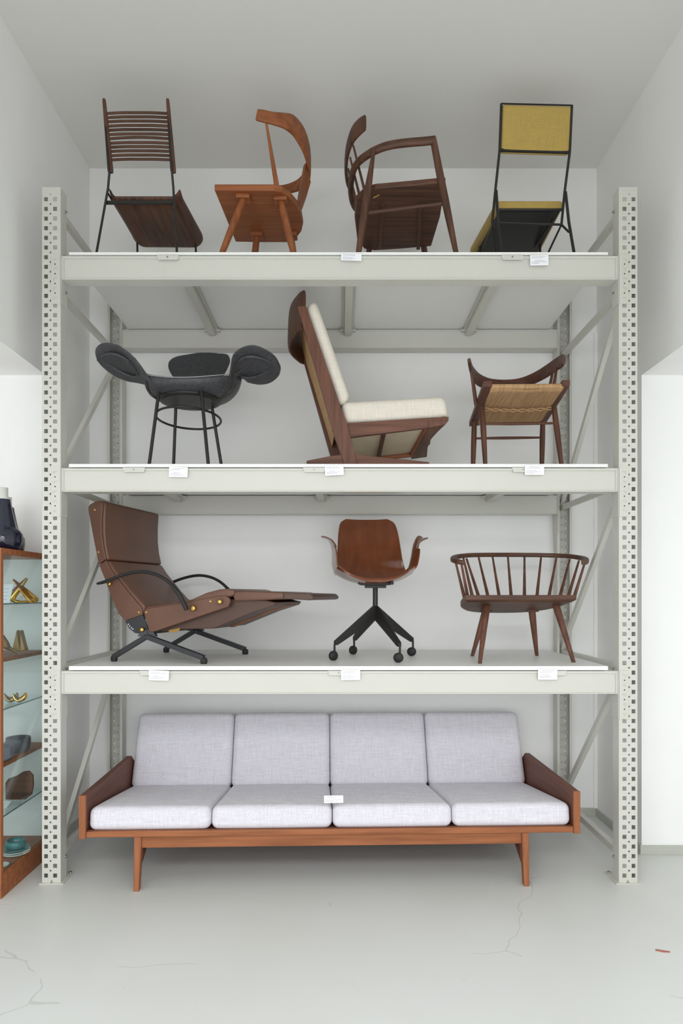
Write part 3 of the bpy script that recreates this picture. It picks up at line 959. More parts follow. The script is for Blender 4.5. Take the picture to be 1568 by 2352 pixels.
obj('cord_seat', MB().surf(cord, 184, 12).surf(cord2, 152, 12), 'cord', t, solid=.003)
obj('seat_front_roll', MB().sweep([sa + V((0, .004, .011)), sb + V((0, .004, .011))], [(.017, .014)] * 2, 14), 'cord', t)
kn = [A(1108, 939, 3.66)]
tw = MB()
for ph in (0, math.pi):
    pts = []
    for i in range(41):
        f = i / 40
        p = A(1104, 939, 3.68).lerp(A(1275, 937, 3.68), f)
        p += V((0, .007 * math.cos(f * 26 + ph), .007 * math.sin(f * 26 + ph) - .012 * math.sin(math.pi * f)))
        pts.append(p)
    tw.sweep(pts, [(.0045, .0045)] * 41, 6)
obj('cord_binding', tw, 'cord', t)
for (a, b, c) in (((1107, 936), 3.62, (1115, 3.55)), ((1272, 935), 3.62, (1291, 3.55)), ((1089, 966), 3.88, (1085, 3.88)), ((1246, 968), 3.88, (1243, 3.88))):
    top = A(a[0], a[1], b); bot = V(((c[0] - CX) * c[1] / F, c[1] - D0, Z2))
    obj('leg', MB().sweep([top, top.lerp(bot, .35), bot], [(.014, .014), (.016, .016), (.0105, .0105)], 14, k=3), 'wenz', t)
obj('stretcher', MB().sweep([A(1112, 974, 3.60), A(1195, 973, 3.60), A(1277, 972, 3.60)], [(.006, .006), (.009, .009), (.006, .006)], 12, k=4), 'wenx', t)
obj('stretcher', MB().sweep([A(1090, 1007, 3.88), A(1165, 1006, 3.88), A(1244, 1005, 3.88)], [(.006, .006), (.009, .009), (.006, .006)], 12, k=4), 'wenx', t)
cr7 = [(1077, 828, 3.52, .012), (1080, 842, 3.60, .024), (1086, 858, 3.70, .034), (1100, 873, 3.81, .036), (1125, 882, 3.90, .032), (1160, 884, 3.95, .030), (1195, 880, 3.94, .030), (1228, 868, 3.88, .033), (1256, 852, 3.78, .036), (1279, 836, 3.67, .036), (1291, 829, 3.59, .033), (1295, 826, 3.55, .022)]
obj('crest_rail', MB().sweep([A(a, b, c) for a, b, c, d in cr7], [(d[3] * 1.05, .009) for d in cr7], 14, side=(0, 0, 1), k=4, power=3), 'wenx', t)
for a, b in (((1081, 850, 3.60), (1093, 930, 3.66)), ((1278, 846, 3.66), (1268, 905, 3.62)), ((1268, 858, 3.74), (1258, 910, 3.72)), ((1086, 868, 3.74), (1094, 935, 3.74))):
    obj('back_spindle', MB().tube(A(*a), A(*b), .007, .011), 'wenz', t)

# ================================================================ CHAIRS, lowest level
# ---- 8 brown leather recliner
t = thing('leather_recliner', (-1.0, .4, Z3), 'brown leather reclining lounge chair with raised leg rest and black looping armrests', 'lounge chair')
u8, v8 = V((.970, -.242, 0)), V((.242, .970, 0))
P8 = V((-1.241, 3.573 - D0, 0))


def Q(px, py, w=0.0):
    return APL(px, py, P8, v8) + v8 * w


def side8(name, pts, m, w0, w1, parent=None, **k):
    pl = [Q(x, y, w0) for x, y in pts]
    return obj(name, MB().prism(pl, v8 * (w1 - w0)), m, parent or t, **k)


WD = .60
head = [(202, 1172), (202, 1163), (208, 1157), (219, 1151), (234, 1149), (240, 1154), (238, 1190), (238, 1225), (241, 1255), (247, 1284), (226, 1296), (214, 1235)]
o = side8('headrest', head, 'leather', 0.012, WD - .012, bevel=.012, seg=4, smooth=True)
hp = [(202, 1172), (202, 1163), (208, 1157), (219, 1151), (230, 1149), (236, 1154), (233, 1190), (233, 1225), (237, 1255), (243, 1284), (226, 1296), (214, 1235)]
for a in (0, WD - .02):
    side8('side_panel', hp, 'leather', a, a + .022, parent=o, bevel=.005, seg=3)
low = [(227, 1298), (247, 1286), (262, 1310), (300, 1358), (331, 1392), (328, 1412), (287, 1426), (272, 1410), (255, 1372), (240, 1330)]
o = side8('backrest', low, 'leather', .012, WD - .012, bevel=.012, seg=4, smooth=True)
lp = [(227, 1298), (243, 1287), (255, 1310), (292, 1358), (325, 1396), (327, 1412), (287, 1426), (272, 1410), (255, 1372), (240, 1330)]
for a in (0, WD - .02):
    side8('side_panel', lp, 'leather', a, a + .022, parent=o, bevel=.005, seg=3)
sc8 = [(329, 1400), (333, 1393), (380, 1387), (437, 1377), (470, 1362), (500, 1354), (520, 1352), (536, 1356), (534, 1368), (520, 1372), (430, 1392)]
o = side8('seat', sc8, 'leather', .012, WD - .012, bevel=.010, seg=4, smooth=True)
sp = [(329, 1404), (334, 1398), (430, 1383), (501, 1369), (517, 1368), (526, 1374), (528, 1382), (523, 1394), (440, 1422), (348, 1453), (341, 1449)]
for a in (0, WD - .02):
    side8('side_panel', sp, 'leather', a, a + .022, parent=o, bevel=.005, seg=3)
side8('seat_underside', [(345, 1440), (420, 1400), (520, 1376), (600, 1378), (626, 1384), (620, 1392), (570, 1408), (480, 1445), (400, 1447), (360, 1452)], 'leatherd', .05, WD - .10, bevel=.006)
side8('wooden_batten', [(478, 1444), (570, 1406), (620, 1389), (622, 1393), (570, 1410), (480, 1447)], 'teakx', .28, .34)
o = side8('leg_rest', [(533, 1358), (560, 1357), (600, 1358), (646, 1360), (648, 1368), (646, 1376), (600, 1379), (534, 1381), (531, 1370)], 'leather', .02, WD - .02, bevel=.010, seg=4, smooth=True)
side8('foot_flap', [(646, 1361), (700, 1363), (708, 1364), (715, 1371), (714, 1377), (706, 1379), (646, 1376)], 'leatherd', .03, WD - .03, parent=o, bevel=.005)
arm = [(235, 1341), (247, 1338), (262, 1333), (287, 1323), (316, 1315.5), (341, 1314), (365, 1319), (385, 1328.5), (403, 1343), (420, 1364), (433, 1389), (438, 1400)]
sec = [(.010, .006), (.013, .009)] + [(.013, .009)] * 7 + [(.014, .012)] * 3
obj('armrest', MB().sweep([Q(x, y, -.045) for x, y in arm], sec, 12, side=(.242, .97, 0), k=3), 'rubber', t)
off = v8 * (WD + .09)
obj('armrest', MB().sweep([Q(x, y, -.045) + off for x, y in arm], sec, 12, side=(.242, .97, 0), k=3), 'rubber', t)
for (x, y, r_, a) in ((255, 1341, .011, 0), (446, 1397, .015, 0), (507, 1382, .013, 0), (329, 1446, .013, 0)):
    obj('brass_knob', MB().lathe(Q(x, y, -.002), [(r_ * .6, 0), (r_ * .6, .008), (r_, .010), (r_, .018), (r_ * .5, .022), (0, .022)], 16, axis=-v8), 'brass', t)
obj('brass_rod', MB().tube(Q(446, 1397, -.03), Q(446, 1397, 0), .006), 'brass', t)
for (x, y) in ((218, 1171), (319, 1406), (336, 1406), (483, 1381), (226, 1268)):
    obj('brass_eyelet', MB().lathe(Q(x, y, 0), [(.002, .0), (.002, .003), (.006, .003), (.006, 0)], 14, axis=-v8), 'brass', t)
br_ = [(286, 1427), (326, 1412), (332, 1428), (342, 1455), (325, 1457), (308, 1454), (295, 1443)]
for a in (.004, WD - .02):
    o = side8('hinge_bracket', br_, 'black2', a, a + .012, bevel=.002)
    if a < .1:
        for x, y in ((294, 1434), (297, 1438), (301, 1442), (304.5, 1445)):
            obj('index_hole', MB().disc(Q(x, y, a - .001), .0032, .002, v8, 8), 'paper', o)
tg = MB().prism([Q(376, 1449, .05), Q(402, 1443, .05), Q(402, 1450, .05), Q(378, 1455, .05)], v8 * .004)
obj('maker_tag', tg, 'brassd', t)
obj('maker_tag', MB().prism([Q(253, 1376, .10), Q(270, 1406, .10), Q(266, 1409, .10), Q(253, 1386, .10)], v8 * .03), 'brassd', t)
apn = Q(337, 1462, 0)
for w_o, ps in ((0.0, ((337, 1462), (262, 1508), (468, 1511))), (WD - .03, ((337, 1462), (262, 1508), (468, 1511)))):
    a0 = Q(*ps[0], w_o)
    for e in ps[1:]:
        e0 = Q(*e, w_o)
        leg = obj('leg', MB().bar(a0, e0, .030, .026), 'black2', t, bevel=.002)
        fo = MB().lathe(V((e0.x, e0.y, Z3)), [(.016, 0), (.019, .008), (.019, .022), (.014, .032)], 6)
        obj('foot', fo, 'rubber', leg)
    obj('base_hub', MB().prism([a0 + V((-.05, 0, .0)), a0 + V((.05, 0, 0)), a0 + V((.03, 0, .035)), a0 + V((-.03, 0, .035))], v8 * .02), 'black2', t)
obj('base_tube', MB().tube(Q(335, 1452, .0), Q(335, 1452, WD), .014), 'black2', t)

# ---- 9 swivel chair
t = thing('swivel_armchair', (.204, 3.75 - D0, Z3), 'glossy red-brown bent plywood swivel armchair on black four-star base with casters', 'swivel chair')
SC = .204


def prof9(v):
    # (depth, z, halfwidth, cross curve)
    K = [(3.53, 1.556, .205, .060), (3.545, 1.565, .214, .060), (3.62, 1.556, .224, .062), (3.74, 1.537, .228, .066), (3.86, 1.550, .224, .066), (3.94, 1.602, .212, .056), (3.975, 1.68, .199, .046), (4.0, 1.78, .190, .040), (4.03, 1.87, .180, .032), (4.05, 1.92, .164, .026), (4.06, 1.944, .128, .015)]
    x = v * (len(K) - 1)
    i = min(int(x), len(K) - 2)
    f = x - i
    p0, p1, p2, p3 = K[max(i - 1, 0)], K[i], K[i + 1], K[min(i + 2, len(K) - 1)]
    return [0.5 * (2 * b + (c - a) * f + (2 * a - 5 * b + 4 * c - d) * f * f + (3 * b - a - 3 * c + d) * f ** 3) for a, b, c, d in zip(p0, p1, p2, p3)]


def shell9(u, v):
    d, z, hw, cc = prof9(v)
    s_ = 2 * u - 1
    # cross curve lifts edges (seat) / brings edges forward (back)
    k = min(1, max(0, (v - .35) / .25))
    lift = cc * abs(s_) ** 2.4
    top = .018 * (1 - s_ * s_) * max(0, (v - .93) / .07) * -1
    if v < .12:
        z -= .012 * (1 - abs(s_) ** 2) * (1 - v / .12) * 1.0
        z += .018 * (1 - v / .12) * abs(s_) ** 3
    return V((.203 - .038 * v + s_ * hw, d - D0 - lift * k + .03 * s_ * (1 - k), z + lift * (1 - k) + top * .3))


obj('plywood_shell', MB().surf(shell9, 28, 60), 'ply', t, solid=.009, sub=1)
for sx, pts in ((-1, [(776, 1318, 3.76, .13), (769, 1298, 3.76, .115), (768, 1275, 3.76, .10), (765, 1254, 3.76, .085), (757, 1241, 3.74, .080), (748, 1235.5, 3.73, .075), (740, 1233.5, 3.73, .062), (737.5, 1233.5, 3.73, .045)]),
                (1, [(938, 1313, 3.76, .10), (948, 1300, 3.76, .105), (953, 1278, 3.76, .10), (956, 1256, 3.76, .085), (962, 1244, 3.74, .080), (970, 1238.5, 3.73, .075), (978, 1236.5, 3.73, .062), (980.5, 1236.5, 3.73, .045)])):
    obj('plywood_arm', MB().sweep([A(a, b, c) for a, b, c, d in pts], [(d[3] * .9, .0050) for d in pts], 16, side=[(-.17, 1, 0)] * 3 + [(-.17, 1, .06)] * 5, k=4, power=3), 'ply', t)
cx9, cy9 = .204, 3.75 - D0
mb = MB().box(cx9 - .085, cx9 + .085, cy9 - .05, cy9 + .05, 1.530, 1.542).box(cx9 - .06, cx9 + .06, cy9 - .04, cy9 + .04, 1.514, 1.530)
for dx in (-.092, .092):
    mb.lathe((cx9 + dx, cy9 - .05, 1.542), [(.009, -.008), (.011, 0), (.009, .008)], 10, axis=(0, 1, 0))
obj('tilt_mechanism', mb, 'black', t, bevel=.002)
obj('column', MB().tube((cx9, cy9, 1.37), (cx9, cy9, 1.518), .0145, .0145, 20), 'black', t)
wheels = [(768, 1517, 3.62), (813, 1503, 3.99), (918, 1522, 3.504), (948, 1507, 3.877)]
hub = V((cx9, cy9, 0))
for px, py, D_ in wheels:
    w = V(((px - CX) * D_ / F, D_ - D0, Z3))
    dr = (w - V((cx9, cy9, Z3))).normalized()
    e = w - dr * .0
    pr = V((-dr.y, dr.x, 0)) * .0095
    poly = [hub + V((0, 0, 1.422)), V((e.x, e.y, Z3 + .108)), V((e.x, e.y, Z3 + .085)), V((e.x, e.y, Z3 + .085)) - dr * .016, hub + V((0, 0, 1.335))]
    leg = obj('leg', MB().prism([p - pr for p in poly], pr * 2), 'black', t, bevel=.0015)
    rr = .0265
    ca = V((.6, -.8, 0)) if px < 900 else V((-.35, -.94, 0))
    cs = MB().lathe(V((e.x, e.y, Z3 + rr)) + ca.cross(V((0, 0, 1))) * .008, [(rr * .8, -.012), (rr, -.008), (rr, .008), (rr * .8, .012), (rr * .3, .015)], 24, axis=ca)
    cs.tube(V((e.x, e.y, Z3 + .045)), V((e.x, e.y, Z3 + .088)), .006)
    obj('caster', cs, 'rubber', leg)
obj('hub', MB().tube((cx9, cy9, 1.335), (cx9, cy9, 1.375), .012, .0145, 16), 'black', t)

# ---- 10 wide windsor-style chair
t = thing('spindle_back_lounge_chair', (1.03, 3.7 - D0, Z3), 'wide low walnut chair with curved spindle back and splayed round legs', 'chair')
fa, fb_ = A(1068, 1378, 3.50), A(1324, 1377, 3.52)
sp10 = []
cen10 = (fa + fb_) / 2
hw = (fb_ - fa).length / 2
dr = (fb_ - fa).normalized()
bk = V((-dr.y, dr.x, 0))


def seat10(z_off):
    ring = []
    ring_pts = [(-1, 0.0), (1, 0.0)]
    N_ = 26
    for i in range(N_ + 1):
        a = math.pi * i / N_
        x = math.cos(a); y = math.sin(a)
        ring_pts.append((math.copysign(abs(x) ** .75, x), .06 + .94 * abs(y) ** .75))
    out = []
    for x, y in ring_pts:
        p = cen10 + dr * (x * hw * (1.0 - .02 * min(1, y * 4))) + bk * (y * .43)
        p.z = cen10.z - y * .075 + z_off
        out.append(p)
    return out


b_ = seat10(0)
r2 = [b_[0]] + [b_[1]] + b_[2:]
mb = MB()
n_ = len(r2)
top_ = [p + V((0, 0, .026)) for p in r2]
c_ = sum(r2, V((0, 0, 0))) / n_
low_ = [c_ + (p - c_) * .93 + V((0, 0, -.010)) for p in r2]
mb.add(low_ + r2 + top_, [tuple(range(n_ - 1, -1, -1)), tuple(range(2 * n_, 3 * n_))] + [(i, (i + 1) % n_, (i + 1) % n_ + n_, i + n_) for i in range(n_)] + [(i + n_, (i + 1) % n_ + n_, (i + 1) % n_ + 2 * n_, i + 2 * n_) for i in range(n_)])
obj('seat', mb, 'walx', t, bevel=.004, seg=3)
bow = [(1066, 1292, 3.56), (1056, 1291, 3.57), (1045, 1288, 3.62), (1040, 1284, 3.72), (1049, 1279, 3.84), (1075, 1275.5, 3.95), (1120, 1274.5, 4.03), (1195, 1274.5, 4.07), (1260, 1275.5, 4.04), (1305, 1277.5, 3.97), (1333, 1281.5, 3.87), (1344, 1285.5, 3.76), (1345, 1289, 3.66), (1341, 1292, 3.57)]
BP = [A(*p) for p in bow]
obj('armrest_bow', MB().sweep(BP, [(.0135, .0155)] * len(BP), 14, side=(0, 0, 1), k=4, power=4), 'walx', t)
spn = [((1046, 1291, 3.64), (1067.5, 1370)), ((1059, 1293, 3.57), (1075, 1370)), ((1064, 1282, 3.90), (1086, 1369)), ((1071, 1283, 3.93), (1101, 1369)), ((1099, 1281, 4.0), (1122, 1369)), ((1131, 1280, 4.04), (1147, 1368)), ((1166, 1279.5, 4.06), (1174, 1368)),
       ((1204, 1279.5, 4.07), (1204, 1368)), ((1242, 1281, 4.05), (1232, 1368)), ((1277, 1282.5, 4.01), (1259, 1368)), ((1308, 1285, 3.95), (1284, 1368)), ((1329, 1288, 3.85), (1303, 1368)), ((1343, 1291, 3.72), (1317, 1368))]
for i, (a, b) in enumerate(spn):
    Dt = a[2]
    Db = 3.66 + (Dt - 3.6) * .45
    pa = A(*a); pb = A(b[0], b[1] + 8, Db)
    obj('spindle', MB().sweep([pa, pa.lerp(pb, .35), pb], [(.0060, .0060), (.0072, .0072), (.0105, .0105)], 10, k=2), 'rosez', t)
for (a, b, c) in (((1118, 1386, 3.64), 1101.5, 3.46), ((1275, 1386, 3.66), 1317, 3.52), ((1115, 1402, 3.84), 1084, 3.88), ((1221, 1402, 3.84), 1232.5, 3.90)):
    pa = A(*a); pb = V(((b - CX) * c / F, c - D0, Z3))
    obj('leg', MB().sweep([pa, pa.lerp(pb, .15), pb.lerp(pa, .02), pb], [(.0195, .0195), (.0200, .0200), (.0105, .0105), (.009, .009)], 16, k=2), 'rosez', t)
    obj('leg_collar', MB().bar(pa + V((-.034, 0, .002)), pa + V((.034, 0, .002)), .05, .022), 'walx', t, bevel=.004)

# ================================================================ SOFA
t = thing('four_seat_sofa', (-.04, .3, 0), 'long four-seat sofa with pale lilac-grey cushions and teak frame under the rack', 'sofa')
th = math.radians(1.7)
sx_ = V((math.cos(th), math.sin(th), 0)); sy_ = V((-math.sin(th), math.cos(th), 0)); sz_ = V((0, 0, 1))
SO = V((-.037, 3.282 - D0, 0))     # centre of the sofa front line on the floor


def L(x, y, z):
    return SO + sx_ * x + sy_ * y + sz_ * z


def lbox(mb, x0, x1, y0, y1, z0, z1):
    return mb.hexa([L(x0, y0, z0), L(x1, y0, z0), L(x1, y1, z0), L(x0, y1, z0), L(x0, y0, z1), L(x1, y0, z1), L(x1, y1, z1), L(x0, y1, z1)])


HWs = 1.258
for s_ in (-1, 1):
    x0, x1 = sorted((s_ * HWs, s_ * (HWs - .032)))
    mb = MB().prism([L(x0, 0, .262), L(x0, 0, .476), L(x0, .80, .478), L(x0, .90, .40), L(x0, .90, .20), L(x0, .50, .225)], sx_ * (x1 - x0))
    obj('arm_panel', mb, 'army', t, bevel=.004)
    obj('arm_edge', lbox(MB(), x0 - .001, x1 + .001, -.004, .012, .262, .477), 'sofaz', t, bevel=.003)
obj('front_rail', lbox(MB(), -HWs + .032, HWs - .032, .004, .030, .266, .295), 'sofax', t, bevel=.003)
obj('back_frame', MB().prism([L(-HWs + .032, .86, .15), L(-HWs + .032, .88, .15), L(-HWs + .032, .94, .44), L(-HWs + .032, .92, .44)], sx_ * (2 * HWs - .064)), 'armx', t)
obj('seat_deck', MB().prism([L(-HWs + .032, .03, .278), L(-HWs + .032, .03, .294), L(-HWs + .032, .86, .18), L(-HWs + .032, .86, .165)], sx_ * (2 * HWs - .064)), 'armx', t)
LX0, LX1 = -.988, .996
obj('base_rail', lbox(MB(), LX0 + .03, LX1 - .03, .020, .046, .206, .264), 'sofax', t, bevel=.003)
obj('base_rail', lbox(MB(), LX0 + .03, LX1 - .03, .60, .626, .12, .20), 'sofax', t, bevel=.003)
for s_, x in ((-1, LX0), (1, LX1)):
    a, b = (x - .004, x + .034) if s_ < 0 else (x - .034, x + .004)
    top = [L(a, .012, .264), L(b, .012, .264), L(b, .06, .264), L(a, .06, .264)]
    a2, b2 = (a + .004, b - .008) if s_ < 0 else (a + .008, b - .004)
    bot = [L(a2, -.01, 0), L(b2, -.01, 0), L(b2, .026, 0), L(a2, .026, 0)]
    obj('leg', MB().hexa(bot + top), 'sofaz', t, bevel=.003)
    bot = [L(a2, .66, 0), L(b2, .66, 0), L(b2, .70, 0), L(a2, .70, 0)]
    top = [L(a, .60, .19), L(b, .60, .19), L(b, .66, .19), L(a, .66, .19)]
    obj('leg', MB().hexa(bot + top), 'sofaz', t, bevel=.003)
    obj('leg_brace', MB().prism([L(a + .006, .05, .262), L(a + .006, .62, .19), L(a + .006, .62, .12), L(a + .006, .16, .16), L(a + .006, .045, .10)], sx_ * .022), 'army', t, bevel=.003)
FB = [-1.222, -.611, .0, .611, 1.222]
ang = math.radians(-8.0)
ey = sy_ * math.cos(ang) + sz_ * math.sin(ang)
ez = sz_ * math.cos(ang) - sy_ * math.sin(ang)
for i in range(4):
    x0, x1 = FB[i], FB[i + 1]
    dep = .40
    th_ = .057
    c = L((x0 + x1) / 2, .012, .296) + ey * dep + ez * th_
    obj('seat_cushion', MB().pad(c, sx_ * ((x1 - x0) / 2 - .0015), ey * dep, ez * th_, rad=.034, bulge=.12, n=14), 'linen', t)
ba = math.radians(24)
by = sz_ * math.cos(ba) + sy_ * math.sin(ba)
bz = sy_ * math.cos(ba) - sz_ * math.sin(ba)
for i in range(4):
    x0, x1 = FB[i], FB[i + 1]
    c = L((x0 + x1) / 2, .735, .304) + by * .228 + bz * .062
    obj('back_cushion', MB().pad(c, sx_ * ((x1 - x0) / 2 - .0015), by * .232, bz * .062, rad=.038, bulge=.14, n=14), 'linen', t)

# ================================================================ PRICE CARDS
cards = [
    (783, 583, 830, 599, 2, 0, 'small white price card on the top beam below the dark walnut armchair'),
    (1217, 586, 1259, 610, -1, 0, 'white price card on the top beam below the yellow chair'),
    (388, 1073, 431, 1096, 1, 1, 'white price card on the middle beam below the black winged chair'),
    (746, 1069, 789, 1092, -3, 1, 'tilted white price card on the middle beam below the high-back lounge chair'),
    (1205, 1069, 1249, 1091, 0, 1, 'white price card on the middle beam below the cord seat chair'),
    (342, 1540, 388, 1563, 2, 2, 'white price card on the lowest beam below the leather recliner'),
    (783, 1539, 827, 1562, -1, 2, 'white price card on the lowest beam below the swivel armchair'),
    (1235, 1537, 1279, 1561, 0, 2, 'white price card on the lowest beam below the spindle-back lounge chair'),
]


def card(x0, y0, x1, y1, rot, D_, label, lean=0.0, base=None):
    c = A((x0 + x1) / 2, (y0 + y1) / 2, D_)
    hx = (x1 - x0) / 2 * D_ / F; hz = (y1 - y0) / 2 * D_ / F
    R = Matrix.Rotation(math.radians(rot), 3, 'Y')
    ux = R @ V((1, 0, 0)); uz = R @ V((0, lean, 1)).normalized()
    nn = ux.cross(uz)
    q_ = [c - ux * hx - uz * hz, c + ux * hx - uz * hz, c + ux * hx + uz * hz, c - ux * hx + uz * hz]
    o = obj('price_card', MB().prism([p + V((0, -.002, 0)) for p in q_], (0, .002, 0)), 'paper')
    tag(o, label, 'price card', 'white price cards')
    tx = MB()
    rnd = random.Random(int(x0))
    nl = 6
    for i in range(nl):
        f = .68 - i * .26
        l_ = rnd.uniform(-.1, .75)
        st = -.82 if i % 3 else -.82 + rnd.choice((0, .3))
        if i == 2:
            continue
        p0 = c + ux * (hx * st) + uz * (hz * f) + V((0, -.0048, 0))
        x = st
        while x < l_:
            w = rnd.uniform(.06, .18)
            a = c + ux * (hx * x) + uz * (hz * f) + V((0, -.0028, 0))
            b = c + ux * (hx * min(x + w, .85)) + uz * (hz * f) + V((0, -.0028, 0))
            tx.bar(a, b, .0006, hz * .055)
            x += w + .05
    pr_ = obj('printed_text', tx, 'ink', o)
    return o


for x0, y0, x1, y1, rot, lv_, lb in cards:
    card(x0, y0, x1, y1, rot, D0 - .006, lb)
card(744, 1827, 788, 1844, -1, 3.262, 'white price card standing on the front edge of the sofa seat', .0)

# ================================================================ DISPLAY CABINET
cab = thing('display_cabinet', (-2.0, .1, 0), 'teak display cabinet with glass sides and shelves behind the left rack post', 'cabinet')
CXR, CXL = -1.640, -2.45
CYF, CYB = 3.165 - D0, YS - bt - .004
CZ = 1.704
mb = MB()
mb.box(CXL, CXR, CYF, CYB, CZ - .030, CZ)
obj('top', mb, 'orangex', cab, bevel=.002)
obj('plinth', MB().box(CXL, CXR, CYF, CYB, 0, .115), 'orangex', cab, bevel=.002)
for y0 in (CYF,):
    obj('corner_post', MB().box(CXR - .022, CXR, CYF, CYF + .020, .115, CZ - .03), 'orange', cab)
    obj('corner_post', MB().box(CXL, CXL + .022, CYF, CYF + .020, .115, CZ - .03), 'orange', cab)
obj('corner_post', MB().box(CXR - .022, CXR, CYB - .02, CYB, .115, CZ - .03), 'orange', cab)
obj('corner_post', MB().box(CXL, CXL + .022, CYB - .02, CYB, .115, CZ - .03), 'orange', cab)
obj('back_panel', MB().box(CXL + .022, CXR - .022, CYB - .010, CYB - .004, .115, CZ - .03), 'board', cab)
obj('glass_pane', MB().box(CXR - .012, CXR - .008, CYF + .02, CYB - .02, .115, CZ - .03), 'glass', cab)
obj('glass_pane', MB().box(CXL + .022, CXR - .022, CYF + .006, CYF + .010, .115, CZ - .03), 'glass', cab)
G = [1.433, .912, .386]
Wd = [1.164, .644]
for z in G:
    o = obj('glass_shelf', MB().box(CXL + .024, CXR - .016, CYF + .024, CYB - .014, z - .006, z), 'glass', cab)
    obj('polished_edge', MB().box(CXR - .0165, CXR - .0145, CYF + .024, CYB - .014, z - .006, z), 'glassedge', o)
for z in Wd:
    obj('wooden_shelf', MB().box(CXL + .024, CXR - .016, CYF + .024, CYB - .014, z - .020, z), 'orangex', cab, bevel=.001)
# ceramic lamp bases on top
for i, (px, D_, sc_, lb) in enumerate(((6, 3.36, 1.0, 'large navy glazed bottle with white neck on top of the cabinet, in front'), (16, 3.54, .93, 'navy glazed bottle half hidden behind the large one on the cabinet'))):
    c = V(((px - CX) * D_ / F, D_ - D0, CZ))
    b = thing('ribbed_bottle', c, lb, 'bottle', 'navy bottles on the cabinet')
    prof = [(.070, 0), (.085, .010), (.092, .05), (.090, .085), (.078, .105), (.066, .112), (.062, .125), (.050, .18), (.040, .235), (.036, .262)]
    obj('body', MB().lathe(c, [(r_ * sc_, h_ * sc_) for r_, h_ in prof], 48, flute=.05, nf=12), 'navy', b)
    obj('neck', MB().lathe(c, [(.030 * sc_, .26 * sc_), (.030 * sc_, .270 * sc_), (.026 * sc_, .272 * sc_), (.026 * sc_, .322 * sc_), (.014 * sc_, .324 * sc_), (.0, .324 * sc_)], 28), 'china', b)


# brass pieces
def cone(mb, a, b, r0, r1):
    return mb.sweep([a, a.lerp(b, .5), b], [(r0, r0 * .9), ((r0 + r1) * .55, (r0 + r1) * .5), (r1, r1)], 14, k=3)


c = MB()
cone(c, A(24, 1374, 3.42), A(62, 1328, 3.46), .026, .007)
cone(c, A(78, 1380, 3.40), A(31, 1332, 3.46), .028, .006)
c.sweep([A(24, 1374, 3.42), A(36, 1382, 3.44), A(55, 1384, 3.44), A(78, 1380, 3.40)], [(.012, .010)] * 4, 12, k=3)
for p in c.v:
    p.z = max(p.z, 1.4335)
tag(obj('brass_sculpture', c, 'brass'), 'crossed polished brass horn sculpture on the upper glass shelf of the cabinet', 'sculpture')
zs_ = 1.164
c = MB()
for a, b, e in (((28, 1490, 3.44), (38, 1447, 3.48), (46, 1495, 3.44)), ((46, 1495, 3.44), (46, 1447, 3.48), (58, 1494, 3.42))):
    p0, p1, p2 = A(*a), A(*b), A(*e)
    c.prism([p0, p1, p2], (.004, .03, 0))
for p in c.v:
    p.z = max(p.z, zs_)
tag(obj('brass_bookend', c, 'brassd', bevel=.003), 'pair of folded brass peaks on the upper wooden cabinet shelf', 'ornament')
c = MB().sweep([A(2, 1462, 3.36), A(14, 1482, 3.38), A(24, 1490, 3.40), A(42, 1499, 3.42)], [(.004, .018), (.005, .020), (.006, .009), (.004, .006)], 12, k=4)
for p in c.v:
    p.z = max(p.z, zs_)
tag(obj('brass_bird', c, 'brassd'), 'dull brass bird figure leaning at the front of the upper wooden cabinet shelf', 'ornament')
zs_ = .912
for nm, k, lb in ((0, 0, 'shiny brass bird-shaped dish on the middle glass shelf of the cabinet'), (1, 1, 'darker brass bird-shaped dish left of the shiny one')):
    ox, dz = (0, 0) if k == 0 else (-20, .0)
    m_ = MB().sweep([A(29 + ox, 1588, 3.40), A(36 + ox, 1600, 3.41), A(46 + ox, 1603, 3.42), A(56 + ox, 1597, 3.42), A(60 + ox, 1587, 3.42)], [(.003, .002), (.018, .010), (.026, .014), (.018, .012), (.004, .004)], 14, side=(0, 1, 0), k=4)
    mn = min(p.z for p in m_.v)
    for p in m_.v:
        p.z += zs_ - mn
    tag(obj('brass_dish', m_, 'brass' if k == 0 else 'brassd'), lb, 'dish')
zs_ = .644


def bowl_(name, px, D_, R_, Hh, m, lb, z, th=.006):
    c_ = V(((px - CX) * D_ / F, D_ - D0, z))
    return tag(obj(name, MB().lathe(c_, [(R_ * .72, 0), (R_ * .92, Hh * .25), (R_, Hh * .7), (R_ * .97, Hh), (R_ * .93, Hh), (R_ * .88, Hh * .3), (R_ * .5, Hh * .15), (0, Hh * .14)], 36), m), lb, 'bowl')


bowl_('casserole_dish', 42, 3.47, .062, .075, 'slate', 'wide dark grey stoneware dish on the lower wooden cabinet shelf', zs_)
bowl_('stoneware_pot', 8, 3.29, .045, .07, 'slate', 'round dark pot at the front of the lower wooden cabinet shelf', zs_)
zs_ = .386
tr = [(12, 1838), (12, 1800), (18, 1790), (36, 1784), (52, 1774), (66, 1772), (75, 1782), (76, 1805), (72, 1826), (58, 1838)]
tp = [A(x, y, 3.47) for x, y in tr]
mnz = min(p.z for p in tp)
tp = [p + V((0, 0, zs_ - mnz + 0)) for p in tp]
tag(obj('wooden_tray', MB().prism(tp, (.0, .014, 0)), 'walx', bevel=.003), 'freeform walnut tray standing upright on the lowest glass cabinet shelf', 'tray')
cd = obj('info_card', MB().prism([V((-1.80, .00, zs_ + .001)), V((-1.70, .0, zs_ + .001)), V((-1.70, .05, zs_ + .02)), V((-1.80, .05, zs_ + .02))], (0, 0, .0015)), 'paper')
tag(cd, 'white text card lying in front of the walnut tray in the cabinet', 'card')
